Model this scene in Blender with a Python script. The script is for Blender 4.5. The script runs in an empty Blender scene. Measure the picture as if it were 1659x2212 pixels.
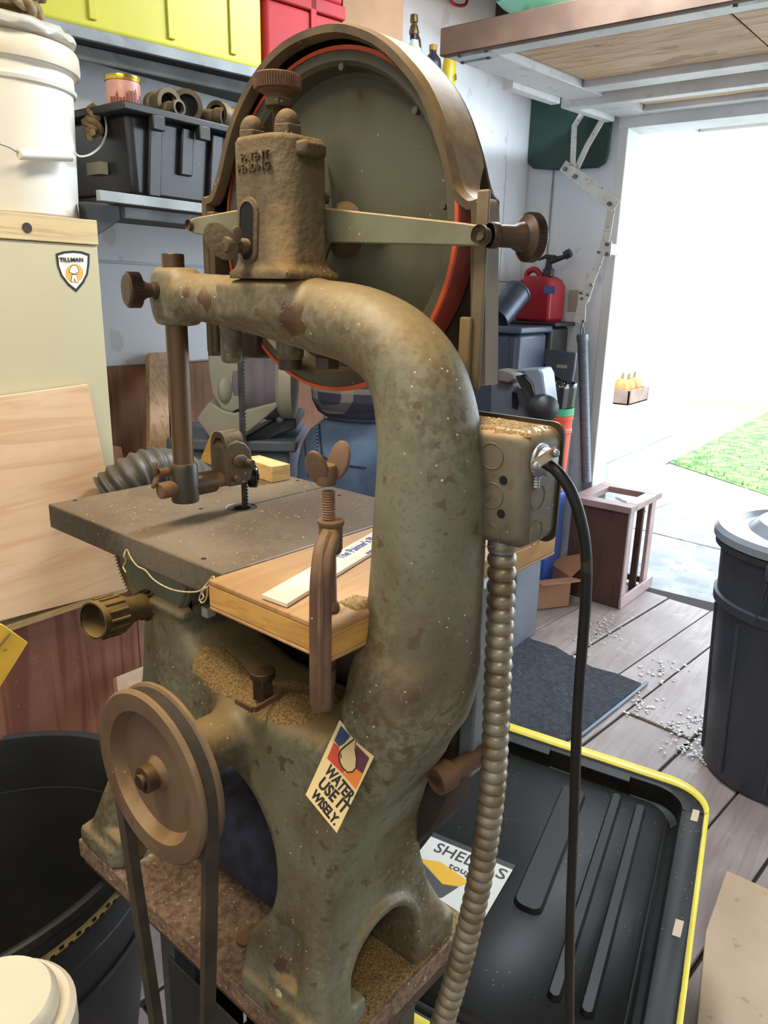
import bpy, bmesh, math, random
import numpy as np
from mathutils import Vector, Matrix, noise
from mathutils.bvhtree import BVHTree
random.seed(7)
SC = bpy.context.scene
COL = SC.collection
# ---------------------------------------------------------------- camera
W, H, F, CX, CY, CAMH = 1659, 2212, 1640.0, 829.5, 1106.0, 1.38
_d = np.array([697-CX, 6770-CY, F]); _d /= np.linalg.norm(_d)
def _basis(xv):
    u = np.array([xv-CX, CY-(_d[0]*(xv-CX)+_d[2]*F)/_d[1]-CY, F]); u /= np.linalg.norm(u)
    return np.array([u, np.cross(-_d, u), -_d])
RM, RS = _basis(2100.0), _basis(2300.0)
cam_d = bpy.data.cameras.new('camera'); cam = bpy.data.objects.new('camera', cam_d); COL.objects.link(cam)
cam_d.sensor_fit = 'HORIZONTAL'; cam_d.sensor_width = 36; cam_d.lens = F/W*36; cam_d.clip_start = .02; cam_d.clip_end = 200
m = np.eye(4); m[:3,0] = RM[:,0]; m[:3,1] = -RM[:,1]; m[:3,2] = -RM[:,2]; m[:3,3] = (0,0,CAMH)
cam.matrix_world = Matrix(m.tolist()); SC.camera = cam
# ---------------------------------------------------------------- world, lights, exposure
wd = bpy.data.worlds.new('sky'); SC.world = wd; wd.use_nodes = True
wn = wd.node_tree.nodes; bgn = wn['Background']
bgn.inputs[0].default_value = (.76,.87,1,1); bgn.inputs[1].default_value = 6.3
SC.view_settings.view_transform = 'Standard'; SC.view_settings.look = 'None'
SC.view_settings.exposure = 0.12; SC.view_settings.gamma = 1.0; SC.view_settings.use_curve_mapping = False
sl = bpy.data.lights.new('sun','SUN'); sl.energy = 2.5; sl.angle = .02; sl.color = (1,.95,.88)
so = bpy.data.objects.new('sun', sl); COL.objects.link(so); so.rotation_euler = (math.radians(38), math.radians(12), math.radians(-50))
def area(name, loc, size, power, colr, rot=(0,0,0)):
    l = bpy.data.lights.new(name,'AREA'); l.shape='RECTANGLE'; l.size, l.size_y = size; l.energy = power; l.color = colr
    o = bpy.data.objects.new(name, l); o.location = loc; o.rotation_euler = rot; COL.objects.link(o); return o
area('ceiling_lamp_light', (.05,.75,2.40), (1.1,.25), 26, (1,.87,.66))
area('rear_ceiling_lamp_light', (-.6,-.5,2.40), (1.1,.3), 14, (1,.90,.74))
area('cool_fill_light', (2.2,.75,2.44), (1.2,.2), 80, (.80,.90,1), (0,math.radians(0),0))  # added cool fill, stands in for daylight on the back wall
# ---------------------------------------------------------------- projection helpers
def ray(px, py): 
    r = RM @ np.array([(px-CX)/F, (py-CY)/F, 1.0]); return r
def at(px, py, X=None, Y=None, Z=None, D=None):
    """point of the place seen at photo pixel on a plane of the room (Z above floor, D horizontal distance)"""
    r = ray(px, py)
    if X is not None: t = X/r[0]
    elif Y is not None: t = Y/r[1]
    elif Z is not None: t = (Z-CAMH)/r[2]
    else: t = D/(r[0]*HD[0]+r[1]*HD[1])
    return Vector((r[0]*t, r[1]*t, r[2]*t+CAMH))
HD = RM[:,2].copy(); HD[2]=0; HD /= np.linalg.norm(HD); HD = Vector(HD.tolist()); HR = Vector((HD.y,-HD.x,0))
_SM = RM @ RS.T   # saw axes -> world
SMX = Matrix(_SM.tolist()).to_4x4(); SMX.translation = Vector((0,0,CAMH))
def S(x, y, z): return SMX @ Vector((x,y,z))
def sat(px, py, x=None, y=None, z=None):
    r = RS @ np.array([(px-CX)/F,(py-CY)/F,1.0])
    t = x/r[0] if x is not None else y/r[1] if y is not None else z/r[2]
    return (r[0]*t, r[1]*t, r[2]*t)
def satw(*a, **k): return S(*sat(*a, **k))
# ---------------------------------------------------------------- materials
def lin(c): return tuple((v/12.92 if v<=.04045 else ((v+.055)/1.055)**2.4) for v in c)
def rgb(r,g,b): return lin((r/255,g/255,b/255))+(1,)
MATS = {}
def mat(name, c1=None, c2=None, rough=.6, metal=0, scale=8, bump=0, bscale=None, dust=0, dustc=(196,158,100), patches=None, patchc=(92,60,40),
        speck=0, speckc=(225,215,190), stretch=(1,1,1), spots=0, spotc=(80,60,40), spotscale=30, trans=0, spec=.5, grain=None, coat=0, thr=.5, alpha=None, aniso=None, mott=0, mottc=(82,62,38)):
    if name in MATS: return MATS[name]
    mt = bpy.data.materials.new(name); mt.use_nodes = True; MATS[name] = mt
    nt = mt.node_tree; N = nt.nodes; L = nt.links; b = N['Principled BSDF']
    b.inputs['Roughness'].default_value = rough; b.inputs['Metallic'].default_value = metal
    b.inputs['Specular IOR Level'].default_value = spec
    if coat: b.inputs['Coat Weight'].default_value = coat; b.inputs['Coat Roughness'].default_value = .2
    if trans: b.inputs['Transmission Weight'].default_value = trans
    if alpha is not None: b.inputs['Alpha'].default_value = alpha
    tc = N.new('ShaderNodeTexCoord'); mp = N.new('ShaderNodeMapping'); mp.inputs['Scale'].default_value = stretch
    L.new(tc.outputs['Object'], mp.inputs[0])
    def noi(sc, det=5, vec=None):
        n = N.new('ShaderNodeTexNoise'); n.inputs['Scale'].default_value = sc; n.inputs['Detail'].default_value = det
        L.new(vec or mp.outputs[0], n.inputs['Vector']); return n
    def ramp(src, a, bb):
        r = N.new('ShaderNodeMapRange'); r.interpolation_type='SMOOTHSTEP'; r.inputs[1].default_value = a; r.inputs[2].default_value = bb
        L.new(src, r.inputs[0]); return r.outputs[0]
    def mix(fac, a, bb):
        x = N.new('ShaderNodeMix'); x.data_type='RGBA'
        if hasattr(fac,'links'): L.new(fac, x.inputs[0])
        else: x.inputs[0].default_value = fac
        for i,v in ((6,a),(7,bb)):
            if hasattr(v,'links'): L.new(v, x.inputs[i])
            else: x.inputs[i].default_value = v
        return x.outputs[2]
    def math_(op, a, bb):
        x = N.new('ShaderNodeMath'); x.operation = op
        for i,v in ((0,a),(1,bb)):
            if hasattr(v,'links'): L.new(v, x.inputs[i])
            else: x.inputs[i].default_value = v
        return x.outputs[0]
    C1 = rgb(*c1); col = C1
    if c2: col = mix(ramp(noi(scale).outputs[0], thr-.18, thr+.18), C1, rgb(*c2))
    if grain:
        gs, gc, amt = grain
        w = N.new('ShaderNodeTexNoise'); w.inputs['Scale'].default_value = gs; w.inputs['Detail'].default_value = 3; w.inputs['Distortion'].default_value = 1.2
        gm = N.new('ShaderNodeMapping'); gm.inputs['Scale'].default_value = aniso or (1,12,12); L.new(tc.outputs['Object'], gm.inputs[0]); L.new(gm.outputs[0], w.inputs['Vector'])
        f = math_('MULTIPLY', ramp(w.outputs[0], .42, .68), amt); col = mix(f, col, rgb(*gc))
    if mott:
        f = math_('MULTIPLY', ramp(noi(4.5,3,tc.outputs['Object']).outputs[0], .36, .60), ramp(noi(110,5,tc.outputs['Object']).outputs[0], .42, .58)); col = mix(math_('MULTIPLY', f, mott), col, rgb(*mottc))
        f = ramp(noi(210,4,tc.outputs['Object']).outputs[0], .55, .66); col = mix(math_('MULTIPLY', f, mott*.55), col, rgb(*mottc))
    if spots:
        f = math_('MULTIPLY', ramp(noi(spotscale, 3, tc.outputs['Object']).outputs[0], .62, .68), spots); col = mix(f, col, rgb(*spotc))
    if patches:
        nn = noi(75, 6, tc.outputs['Object'])
        acc = None
        for (p,r) in [(p_,r_*.68) for p_,r_ in patches]:
            d = N.new('ShaderNodeVectorMath'); d.operation='DISTANCE'; L.new(tc.outputs['Object'], d.inputs[0]); d.inputs[1].default_value = p
            v = math_('SUBTRACT', r, d.outputs['Value']); v = math_('ADD', v, math_('MULTIPLY', math_('SUBTRACT', nn.outputs[0], .5), r*2.6))
            f = ramp(v, 0, .0006); acc = f if acc is None else math_('MAXIMUM', acc, f)
        col = mix(acc, col, rgb(*patchc))
    if dust:
        g = N.new('ShaderNodeNewGeometry'); sx = N.new('ShaderNodeSeparateXYZ'); L.new(g.outputs['Normal'], sx.inputs[0])
        n2 = noi(60, 6, tc.outputs['Object']); n3 = noi(7, 3, tc.outputs['Object'])
        v = math_('ADD', sx.outputs[2], math_('MULTIPLY', math_('SUBTRACT', n2.outputs[0], .5), .7)); v = math_('ADD', v, math_('MULTIPLY', math_('SUBTRACT', n3.outputs[0], .5), 1.1))
        f = math_('MULTIPLY', ramp(v, .1, .95), dust); col = mix(f, col, rgb(*dustc))
    if speck:
        vo = N.new('ShaderNodeTexVoronoi'); vo.inputs['Scale'].default_value = 90; L.new(tc.outputs['Object'], vo.inputs['Vector'])
        f = math_('MULTIPLY', math_('LESS_THAN', vo.outputs['Distance'], .10), ramp(noi(9,2,tc.outputs['Object']).outputs[0], .48, .6)); col = mix(math_('MULTIPLY', f, speck), col, rgb(*speckc))
    if hasattr(col,'links'): L.new(col, b.inputs['Base Color'])
    else: b.inputs['Base Color'].default_value = col
    if bump:
        bn = N.new('ShaderNodeBump'); bn.inputs['Strength'].default_value = bump; bn.inputs['Distance'].default_value = .003
        L.new(noi(bscale or scale*6, 6).outputs[0], bn.inputs['Height']); L.new(bn.outputs[0], b.inputs['Normal'])
    return mt
# ---------------------------------------------------------------- mesh builder
class MB:
    def __init__(s): s.v=[]; s.f=[]
    def add(s, vs, fs, M=None):
        k=len(s.v); s.v += [tuple(M@Vector(v)) if M else tuple(v) for v in vs]; s.f += [tuple(i+k for i in f) for f in fs]; return s
    def box(s, c, size, M=None, top=(1,1)):
        x,y,z=[t/2 for t in size]; cx,cy,cz=c; tx,ty=top
        vs=[(cx-x,cy-y,cz-z),(cx+x,cy-y,cz-z),(cx+x,cy+y,cz-z),(cx-x,cy+y,cz-z),(cx-x*tx,cy-y*ty,cz+z),(cx+x*tx,cy-y*ty,cz+z),(cx+x*tx,cy+y*ty,cz+z),(cx-x*tx,cy+y*ty,cz+z)]
        return s.add(vs,[(0,3,2,1),(4,5,6,7),(0,1,5,4),(1,2,6,5),(2,3,7,6),(3,0,4,7)],M)
    def bx(s, a, b, M=None):
        lo=[min(a[i],b[i]) for i in range(3)]; hi=[max(a[i],b[i]) for i in range(3)]
        return s.box([(lo[i]+hi[i])/2 for i in range(3)],[hi[i]-lo[i] for i in range(3)],M)
    def lathe(s, prof, p, axis, seg=32, cap=True, M=None):
        """prof: list (r, h) along axis from p"""
        a=Vector(axis).normalized(); u=a.orthogonal().normalized(); w=a.cross(u); p=Vector(p); vs=[]; fs=[]
        for r,h in prof:
            for k in range(seg):
                t=2*math.pi*k/seg; vs.append(p+a*h+(u*math.cos(t)+w*math.sin(t))*r)
        n=len(prof)
        for i in range(n-1):
            for k in range(seg):
                k2=(k+1)%seg; fs.append((i*seg+k,i*seg+k2,(i+1)*seg+k2,(i+1)*seg+k))
        if cap: fs.append(tuple(range(seg))[::-1]); fs.append(tuple((n-1)*seg+k for k in range(seg)))
        return s.add(vs,fs,M)
    def cyl(s, a, b, r, r2=None, seg=24, M=None):
        a=Vector(a); b=Vector(b); return s.lathe([(r,0),(r if r2 is None else r2,(b-a).length)],a,b-a,seg,True,M)
    def tube(s, path, r, seg=12, M=None, closed=False, flat=1, up=None):
        P=[Vector(p) for p in path]; n=len(P); R=r if hasattr(r,'__len__') else [r]*n; vs=[]; fs=[]
        t0=(P[1]-P[0]).normalized(); u=(Vector(up)-Vector(up).dot(t0)*t0).normalized() if up else t0.orthogonal().normalized()
        for i in range(n):
            if closed: t=(P[(i+1)%n]-P[i-1]).normalized()
            else: t=(P[min(i+1,n-1)]-P[max(i-1,0)]).normalized()
            u=(u-u.dot(t)*t).normalized(); w=t.cross(u)
            for k in range(seg):
                a=2*math.pi*k/seg; vs.append(P[i]+(u*math.cos(a)+w*math.sin(a)*flat)*R[i])
        for i in range(n if closed else n-1):
            j=(i+1)%n
            for k in range(seg):
                k2=(k+1)%seg; fs.append((i*seg+k,i*seg+k2,j*seg+k2,j*seg+k))
        if not closed: fs.append(tuple(range(seg))[::-1]); fs.append(tuple((n-1)*seg+k for k in range(seg)))
        return s.add(vs,fs,M)
    def prism(s, poly, ext, M=None):
        """poly: 3D points; ext: vector"""
        n=len(poly); e=Vector(ext); vs=[Vector(p) for p in poly]; vs+= [v+e for v in vs]
        fs=[tuple(range(n))[::-1],tuple(range(n,2*n))]+[(i,(i+1)%n,n+(i+1)%n,n+i) for i in range(n)]
        return s.add(vs,fs,M)
    def sphere(s, c, r, seg=20, sc=(1,1,1), M=None):
        vs=[];fs=[];rg=seg//2
        for i in range(1,rg):
            a=math.pi*i/rg
            for k in range(seg):
                b=2*math.pi*k/seg; vs.append((c[0]+r*sc[0]*math.sin(a)*math.cos(b),c[1]+r*sc[1]*math.sin(a)*math.sin(b),c[2]+r*sc[2]*math.cos(a)))
        t=len(vs); vs+= [(c[0],c[1],c[2]+r*sc[2]),(c[0],c[1],c[2]-r*sc[2])]
        for i in range(rg-2):
            for k in range(seg): k2=(k+1)%seg; fs.append((i*seg+k,(i+1)*seg+k,(i+1)*seg+k2,i*seg+k2))
        for k in range(seg): k2=(k+1)%seg; fs.append((t,k,k2)); fs.append((t+1,(rg-2)*seg+k2,(rg-2)*seg+k))
        return s.add(vs,fs,M)
    def sheet(s, grid):
        """grid rows of points"""
        n=len(grid); m_=len(grid[0]); vs=[p for r in grid for p in r]
        return s.add(vs,[(i*m_+j,i*m_+j+1,(i+1)*m_+j+1,(i+1)*m_+j) for i in range(n-1) for j in range(m_-1)])
def empty(name, loc, label=None, cat=None, group=None):
    o=bpy.data.objects.new(name,None); o.empty_display_size=.05; o.location=loc; COL.objects.link(o); tag(o,label,cat,group); return o
def tag(o,label=None,cat=None,group=None,kind=None):
    if label: o['label']=label
    if cat: o['category']=cat
    if group: o['group']=group
    if kind: o['kind']=kind
    return o
def wloc(o):
    v=Vector((0,0,0))
    while o: v+=o.location; o=o.parent
    return v
def build(name, mb, material, parent=None, bevel=0, seg=2, angle=40, fixn=True, solid=0, subd=0, smooth=True, org=None):
    """link the collected shape (world coordinates) as one object; parents are never rotated, so children are offset"""
    me=bpy.data.meshes.new(name); V=mb.v
    if org is None:
        xs=[v[0] for v in V]; ys=[v[1] for v in V]; zs=[v[2] for v in V]
        org=Vector(((min(xs)+max(xs))/2,(min(ys)+max(ys))/2,min(zs)))
    me.from_pydata([(v[0]-org[0],v[1]-org[1],v[2]-org[2]) for v in V],[],mb.f)
    if fixn:
        b=bmesh.new(); b.from_mesh(me); bmesh.ops.recalc_face_normals(b,faces=b.faces); b.to_mesh(me); b.free()
    me.materials.append(material)
    if smooth:
        me.shade_smooth(); me.set_sharp_from_angle(angle=math.radians(angle))
    o=bpy.data.objects.new(name,me); COL.objects.link(o)
    if parent: o.parent=parent; o.location=Vector(org)-wloc(parent)
    else: o.location=org
    if solid: md=o.modifiers.new('s','SOLIDIFY'); md.thickness=solid; md.offset=0
    if bevel: md=o.modifiers.new('b','BEVEL'); md.width=bevel; md.segments=seg; md.limit_method='ANGLE'; md.angle_limit=math.radians(35); md.harden_normals=False
    if subd: md=o.modifiers.new('u','SUBSURF'); md.levels=md.render_levels=subd
    return o
def text(s, M, size, material, parent, name='lettering', depth=.0006, sx=1, bold=0, align='LEFT', spacing=1.0):
    """flat print: text mesh placed with matrix M (x right, y up)"""
    cu=bpy.data.curves.new('t','FONT'); cu.body=s; cu.size=size; cu.extrude=depth/2; cu.offset=bold; cu.align_x=align; cu.space_character=spacing; cu.resolution_u=3
    o=bpy.data.objects.new('t',cu); COL.objects.link(o); bpy.context.view_layer.update()
    me=bpy.data.meshes.new_from_object(o.evaluated_get(bpy.context.evaluated_depsgraph_get())); bpy.data.objects.remove(o); bpy.data.curves.remove(cu)
    mb=MB(); mb.add([M@Vector((v.co.x*sx,v.co.y,v.co.z)) for v in me.vertices],[tuple(p.vertices) for p in me.polygons]); bpy.data.meshes.remove(me)
    return build(name,mb,material,parent,fixn=False,smooth=False)
def frame(o, xdir, ydir):
    x=Vector(xdir).normalized(); z=x.cross(Vector(ydir)).normalized(); y=z.cross(x)
    M=Matrix((x,y,z)).transposed().to_4x4(); M.translation=Vector(o); return M
def catmull(pts, n=8, closed=False):
    P=[Vector(p) for p in pts]; out=[]; N_=len(P)
    for i in range(N_ if closed else N_-1):
        g=(lambda k:P[k%N_]) if closed else (lambda k:P[max(0,min(N_-1,k))])
        p0,p1,p2,p3=g(i-1),g(i),g(i+1),g(i+2)
        for j in range(n):
            t=j/n; out.append(.5*((2*p1)+(p2-p0)*t+(2*p0-5*p1+4*p2-p3)*t*t+(3*p1-p0-3*p2+p3)*t**3))
    if not closed: out.append(P[-1])
    return out
# ================================================================ materials used
M_wall = mat('white_wall',(240,243,246),(228,233,240),rough=.8,scale=2.5,bump=.12,spots=.25,spotc=(150,140,130),spotscale=9)
M_ply_dark = mat('brown_plywood',(176,124,90),(140,94,66),rough=.7,scale=3,grain=(3,(96,60,40),.6),aniso=(8,8,.8),bump=.15)
M_ply_red = mat('reddish_plywood',(150,100,76),(124,80,62),rough=.65,scale=4,grain=(2.2,(100,56,42),.8),aniso=(14,14,1.0),bump=.12,speck=.5)
M_birch = mat('birch_plywood',(214,180,142),(202,162,122),rough=.6,scale=3,grain=(2.2,(184,138,100),.55),aniso=(1.2,1.2,16))
M_pine = mat('pine_wood',(222,190,128),(206,170,108),rough=.6,scale=6,grain=(5,(176,132,78),.5),aniso=(2,14,14))
M_doorply = mat('door_plywood',(226,194,160),(208,174,138),rough=.7,scale=2,grain=(3,(140,102,72),.5),aniso=(14,1.5,6),spots=.5,spotc=(120,86,60),spotscale=7)
M_whitepaint = mat('white_paint',(232,234,234),(216,218,220),rough=.55,scale=5,bump=.08,spots=.2,spotc=(140,130,118),spotscale=20)
M_floor = mat('worn_floorboard',(168,154,148),(140,126,120),rough=.5,scale=3,grain=(2.5,(128,108,100),.5),aniso=(1.2,14,1),bump=.3,bscale=30,spots=.35,spotc=(176,168,166),spotscale=14)
M_gap = mat('floor_gap_dirt',(42,34,30),rough=.9)
M_conc = mat('concrete_paving',(168,170,168),(138,140,142),rough=.85,scale=5,bump=.5,bscale=50,spots=.5,spotc=(110,104,98),spotscale=18)
M_steel = mat('galvanised_steel',(150,156,162),(122,130,140),rough=.45,metal=.6,scale=14,bump=.05)
M_black = mat('black_plastic',(30,30,31),(42,41,40),rough=.45,scale=6,bump=.05,speck=.25)
M_ceil = mat('dark_ceiling_board',(70,62,54),rough=.8,scale=4)
M_out = mat('sunlit_white_siding',(236,236,232),rough=.8)
# ================================================================ SETTING
def struct(name, mb, m_, parent=None, **k):
    o = build(name, mb, m_, parent, **k)
    if not parent: o['kind']='structure'
    return o
BY, RX, JY = 1.85, 3.60, 1.406      # back wall, door wall, jamb
# floor: boards running towards the doorway, each its own board
fl = struct('floor', MB().bx((-1.6,-2.4,-.08),(3.66,2.0,-.012)), M_gap, bevel=0)
ang = math.radians(-7.4); fd = Vector((math.cos(ang),math.sin(ang),0)); fp = Vector((-fd.y,fd.x,0))
fo = Vector((3.60,1.03,0))
def fpt(a,b,z): v=fo+fd*a+fp*b; return (v.x,v.y,z)
b0=-3.1; bi=0
bw=[.235,.15,.205,.235,.16,.21]
while b0 < .98:
    wv=bw[bi%6]; splits=[-5.2,-3.4+.5*(bi%3),-1.15-.45*((bi*2)%3),-.02+.0*bi]
    for a,c in zip(splits[:-1],splits[1:]):
        g=.004; mb=MB(); z=-.004+.003*math.sin(bi*2.3+a)
        mb.prism([fpt(a+g,b0+g,-.014),fpt(c-g,b0+g,-.014),fpt(c-g,b0+wv-g,-.014),fpt(a+g,b0+wv-g,-.014)],(0,0,.014+z))
        build('floorboard',mb,M_floor,fl,bevel=.003,seg=1)
    b0+=wv; bi+=1
# back wall with the plywood wainscot and sheet joints
wb = struct('wall_back', MB().bx((-1.6,BY,0),(RX+.1,BY+.1,2.7)), M_wall)
xs_=[-1.5,-.28,.94,2.16,3.38,3.6]
ztop=CAMH-.21
for a,c in zip(xs_[:-1],xs_[1:]):
    build('wall_panel', MB().bx((a+.003,BY-.012,CAMH+.063),(c-.003,BY,2.68)), M_wall, wb, bevel=.002,seg=1)
    build('wall_panel', MB().bx((a+.003,BY-.012,ztop),(c-.003,BY,CAMH+.058)), M_wall, wb, bevel=.002,seg=1)
for a,c in zip([-1.5,.3,1.40,2.1],[.3,1.40,2.1,2.9]):
    build('plywood_panel', MB().bx((a+.003,BY-.022,.0),(c-.003,BY,ztop-.004*(a>1.3))), M_ply_dark, wb, bevel=.002,seg=1)
wr = struct('wall_right', MB().bx((RX,JY,0),(RX+.12,BY+.1,2.7)).bx((RX,-2.4,2.16),(RX+.12,JY,2.7)), M_wall)
build('joint_strip', MB().bx((RX-.008,1.70,.4),(RX,1.706,2.1)), mat('grey_joint',(150,150,150)), wr)
struct('wall_left', MB().bx((-1.7,-2.4,0),(-1.6,2.0,2.7)), M_wall)
struct('wall_front', MB().bx((-1.6,-2.4,0),(RX+.12,-2.3,2.7)), M_wall)
struct('ceiling', MB().bx((-1.7,-2.4,2.6),(RX+.12,2.0,2.7)), M_ceil)
for i,x in enumerate((.2,1.4,2.55,3.2)):
    struct('trim_%d'%(i+3), MB().bx((x,-2.3,2.47),(x+.045,1.84,2.6)), M_ceil)
struct('trim_1', MB().bx((RX-.004,JY-.045,0),(RX+.17,JY,2.16)), mat('jamb_white',(228,228,226),rough=.6), bevel=.004)
struct('trim_2', MB().bx((RX-.01,-2.0,2.10),(RX+.17,JY,2.19)), M_whitepaint, bevel=.004)
# overhead tilt-up door, held open above the doorway
dn = struct('door_1', MB().prism([(2.16,1.40,2.105),(4.45,1.40,2.240),(4.45,-1.5,2.240),(2.16,-1.5,2.105)],(0,0,.03)), M_doorply, bevel=0)
sl_=.06
def dz(x): return CAMH+.68+sl_*(x-2.155)
def rail(n,xa,xb,ya,yb,h,drop=0,m_=M_whitepaint,par=dn):
    z0=dz(xa)-drop; z1=dz(xb)-drop
    return build(n, MB().prism([(xa,ya,z0),(xb,ya,z1),(xb,yb,z1),(xa,yb,z0)],(0,0,h)), m_, par, bevel=.003, seg=1)
rail('edge_board',2.135,2.165,-1.5,1.41,.075,0.0,mat('edge_board_brown',(112,88,70),(92,70,56),rough=.8,scale=9,bump=.2))
rail('near_rail',2.167,2.24,-1.5,1.26,.05); 
rail('side_stile',2.167,3.18,1.27,1.405,.05); rail('side_stile',3.19,4.45,1.27,1.405,.05)
rail('cross_rail',2.86,2.98,-1.5,1.266,.045); rail('cross_rail',3.07,3.14,-1.5,1.43,.06,.025); rail('cross_rail',3.50,3.62,-1.5,1.266,.05); rail('cross_rail',4.33,4.44,-1.5,1.266,.05)
for i,(a,c) in enumerate(((2.245,2.855),(2.985,3.065),(3.145,3.495),(3.625,4.32))):
    y=1.262; k=0
    while y>-1.4:
        w_=[.62,.60,.66][(k+i)%3]; rail('plywood_panel',a,c,y-w_,y-.004,.006,-.022,M_doorply); y-=w_; k+=1
for (a,c) in ((2.25,2.44),(2.29,2.31)):
    pass
M_iron=mat('hinge_iron',(120,122,124),(90,88,84),rough=.4,metal=.7,scale=20)
for (px,py) in ((1035,120),(1040,138),(1640,12)):
    p=at(px,py,Z=dz(2.2)); 
    build('strap_hinge', MB().bx((p.x-.05,p.y-.055,dz(p.x)-.003),(p.x-.025,p.y+.055,dz(p.x)+.004)), M_iron, dn, bevel=.001)
    for s_ in (-.045,.045): build('bolt', MB().cyl((p.x-.038,p.y+s_,dz(p.x)-.007),(p.x-.038,p.y+s_,dz(p.x)),.006,seg=10), M_iron, dn)
# side hangers and lever mechanism (white painted flat iron)
M_arm=mat('white_painted_iron',(236,234,228),(216,210,200),rough=.5,scale=14,spots=.6,spotc=(120,90,66),spotscale=40)
hw = empty('door_lever_mechanism',(3.4,1.42,1.4),'white painted flat-iron lever arms folding down beside the overhead door','door hardware')
def strap(pts, w, name='lever_arm', t=.006, m_=M_arm, Xp=3.48, parent=hw):
    P=[at(px,py,X=Xp) for px,py in pts]; mb=MB(); L=[];R_=[]
    for i,p in enumerate(P):
        a=P[max(i-1,0)]; b=P[min(i+1,len(P)-1)]; t_=(b-a).normalized(); nrm=Vector((0,-t_.z,t_.y)).normalized()
        ww=w[i] if hasattr(w,'__len__') else w
        L.append(p+nrm*ww/2); R_.append(p-nrm*ww/2)
    for i in range(len(P)-1): mb.prism([L[i],L[i+1],R_[i+1],R_[i]],(t,0,0))
    return build(name,mb,m_,parent,bevel=.0015,seg=1)
def bolt(px,py,r=.009,Xp=3.475,parent=hw,name='bolt'):
    p=at(px,py,X=Xp); return build(name, MB().cyl((p.x-.006,p.y,p.z),(p.x+.008,p.y,p.z),r,seg=12), M_iron, parent)
rail('hanger_board',2.60,2.99,1.41,1.45,.045,.02,M_whitepaint); rail('hanger_board',3.08,3.55,1.41,1.45,.045,.02,M_whitepaint)
strap([(1268,228),(1240,272),(1238,320),(1236,372)],.026)
strap([(1302,256),(1268,315),(1240,375)],.026,Xp=3.49)
strap([(1215,357),(1270,400),(1330,447)],[.05,.055,.055],Xp=3.47)
for p in ((1220,365),(1242,381),(1316,440)): bolt(*p,Xp=3.463)
strap([(1320,450),(1312,500),(1303,535),(1285,585),(1270,625),(1264,650)],[.034,.036,.036,.034,.034,.04],Xp=3.48)
strap([(1272,612),(1262,636),(1256,660),(1258,697)],[.05,.062,.04,.026],'pivot_plate',Xp=3.47)
strap([(1252,660),(1249,680),(1245,697)],[.026,.03,.026],'pivot_plate',Xp=3.49)
for p in ((1254,633),(1256,645),(1269,637),(1260,694),(1293,545),(1277,615)): bolt(*p,r=.006,Xp=3.464)
p0=at(1296,521,X=3.486); p1=at(1316,555,X=3.486)
build('mounting_plate', MB().bx((3.486,p1.y-.004,p1.z),(3.494,p0.y,p0.z)), M_arm, hw, bevel=.002)
build('mounting_arm', MB().bx((3.494,p1.y,p1.z+.01),(3.598,p1.y+.02,p0.z-.01)), M_arm, hw, bevel=.002)
for p in ((1311,528),(1311,549)): bolt(*p,Xp=3.48)
# spring tube
t0=at(1258,722,X=3.46); t1=at(1267,1040,X=3.46)
sp=build('door_spring_tube', MB().lathe([(.022,0),(.027,.003),(.027,.03),(.0235,.035),(.0235,(t0-t1).length)],t0,t1-t0,24), mat('grey_spring_steel',(140,146,156),(116,122,132),rough=.4,metal=.5,scale=30,stretch=(1,1,8)))
tag(sp,'long grey round spring tube hanging vertically beside the open garage doorway','spring')
hk=MB(); q0=at(1259,697,X=3.46); hk.tube([q0,q0+Vector((.012,0,-.03)),t0+Vector((.012,0,.0)),t0-Vector((.012,0,0)),q0+Vector((-.012,0,-.03)),q0],.004,8)
build('spring_hook',hk,M_iron,hw)
# ================================================================ OUTSIDE
struct('ground', MB().bx((3.665,-6,-.16),(30,9,-.06)), mat('bare_soil',(120,112,96),rough=.9,scale=4))['kind']='structure'
pav=struct('pavement', MB().bx((3.665,-4,-.075),(7.2,2.6,-.062)), M_gap)
rows=[(3.67,4.62),(4.635,6.9)]
gp=lambda px,py:at(px,py,Z=-.05)
j1a=gp(1370,1142); j1b=gp(1572,1192)
def slab(pts,n='paving_slab'):
    build(n, MB().prism([(x,y,-.06) for x,y in pts],(0,0,.014)), M_conc, pav, bevel=.004, seg=1)
dirj=(j1b-j1a).normalized()
A_=j1a-dirj*.9; B_=j1b+dirj*4
slab([(3.67,2.5),(A_.x-.01,A_.y),(B_.x-.01,B_.y),(3.67,-3.9)])
e0=gp(1450,1003); e1=gp(1659,1072); de=(e1-e0).normalized(); E0=e0-de*.02; E1=e1+de*3.2
slab([(A_.x+.01,A_.y),(E0.x,E0.y),(E1.x,E1.y),(B_.x+.01,B_.y)])
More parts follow.
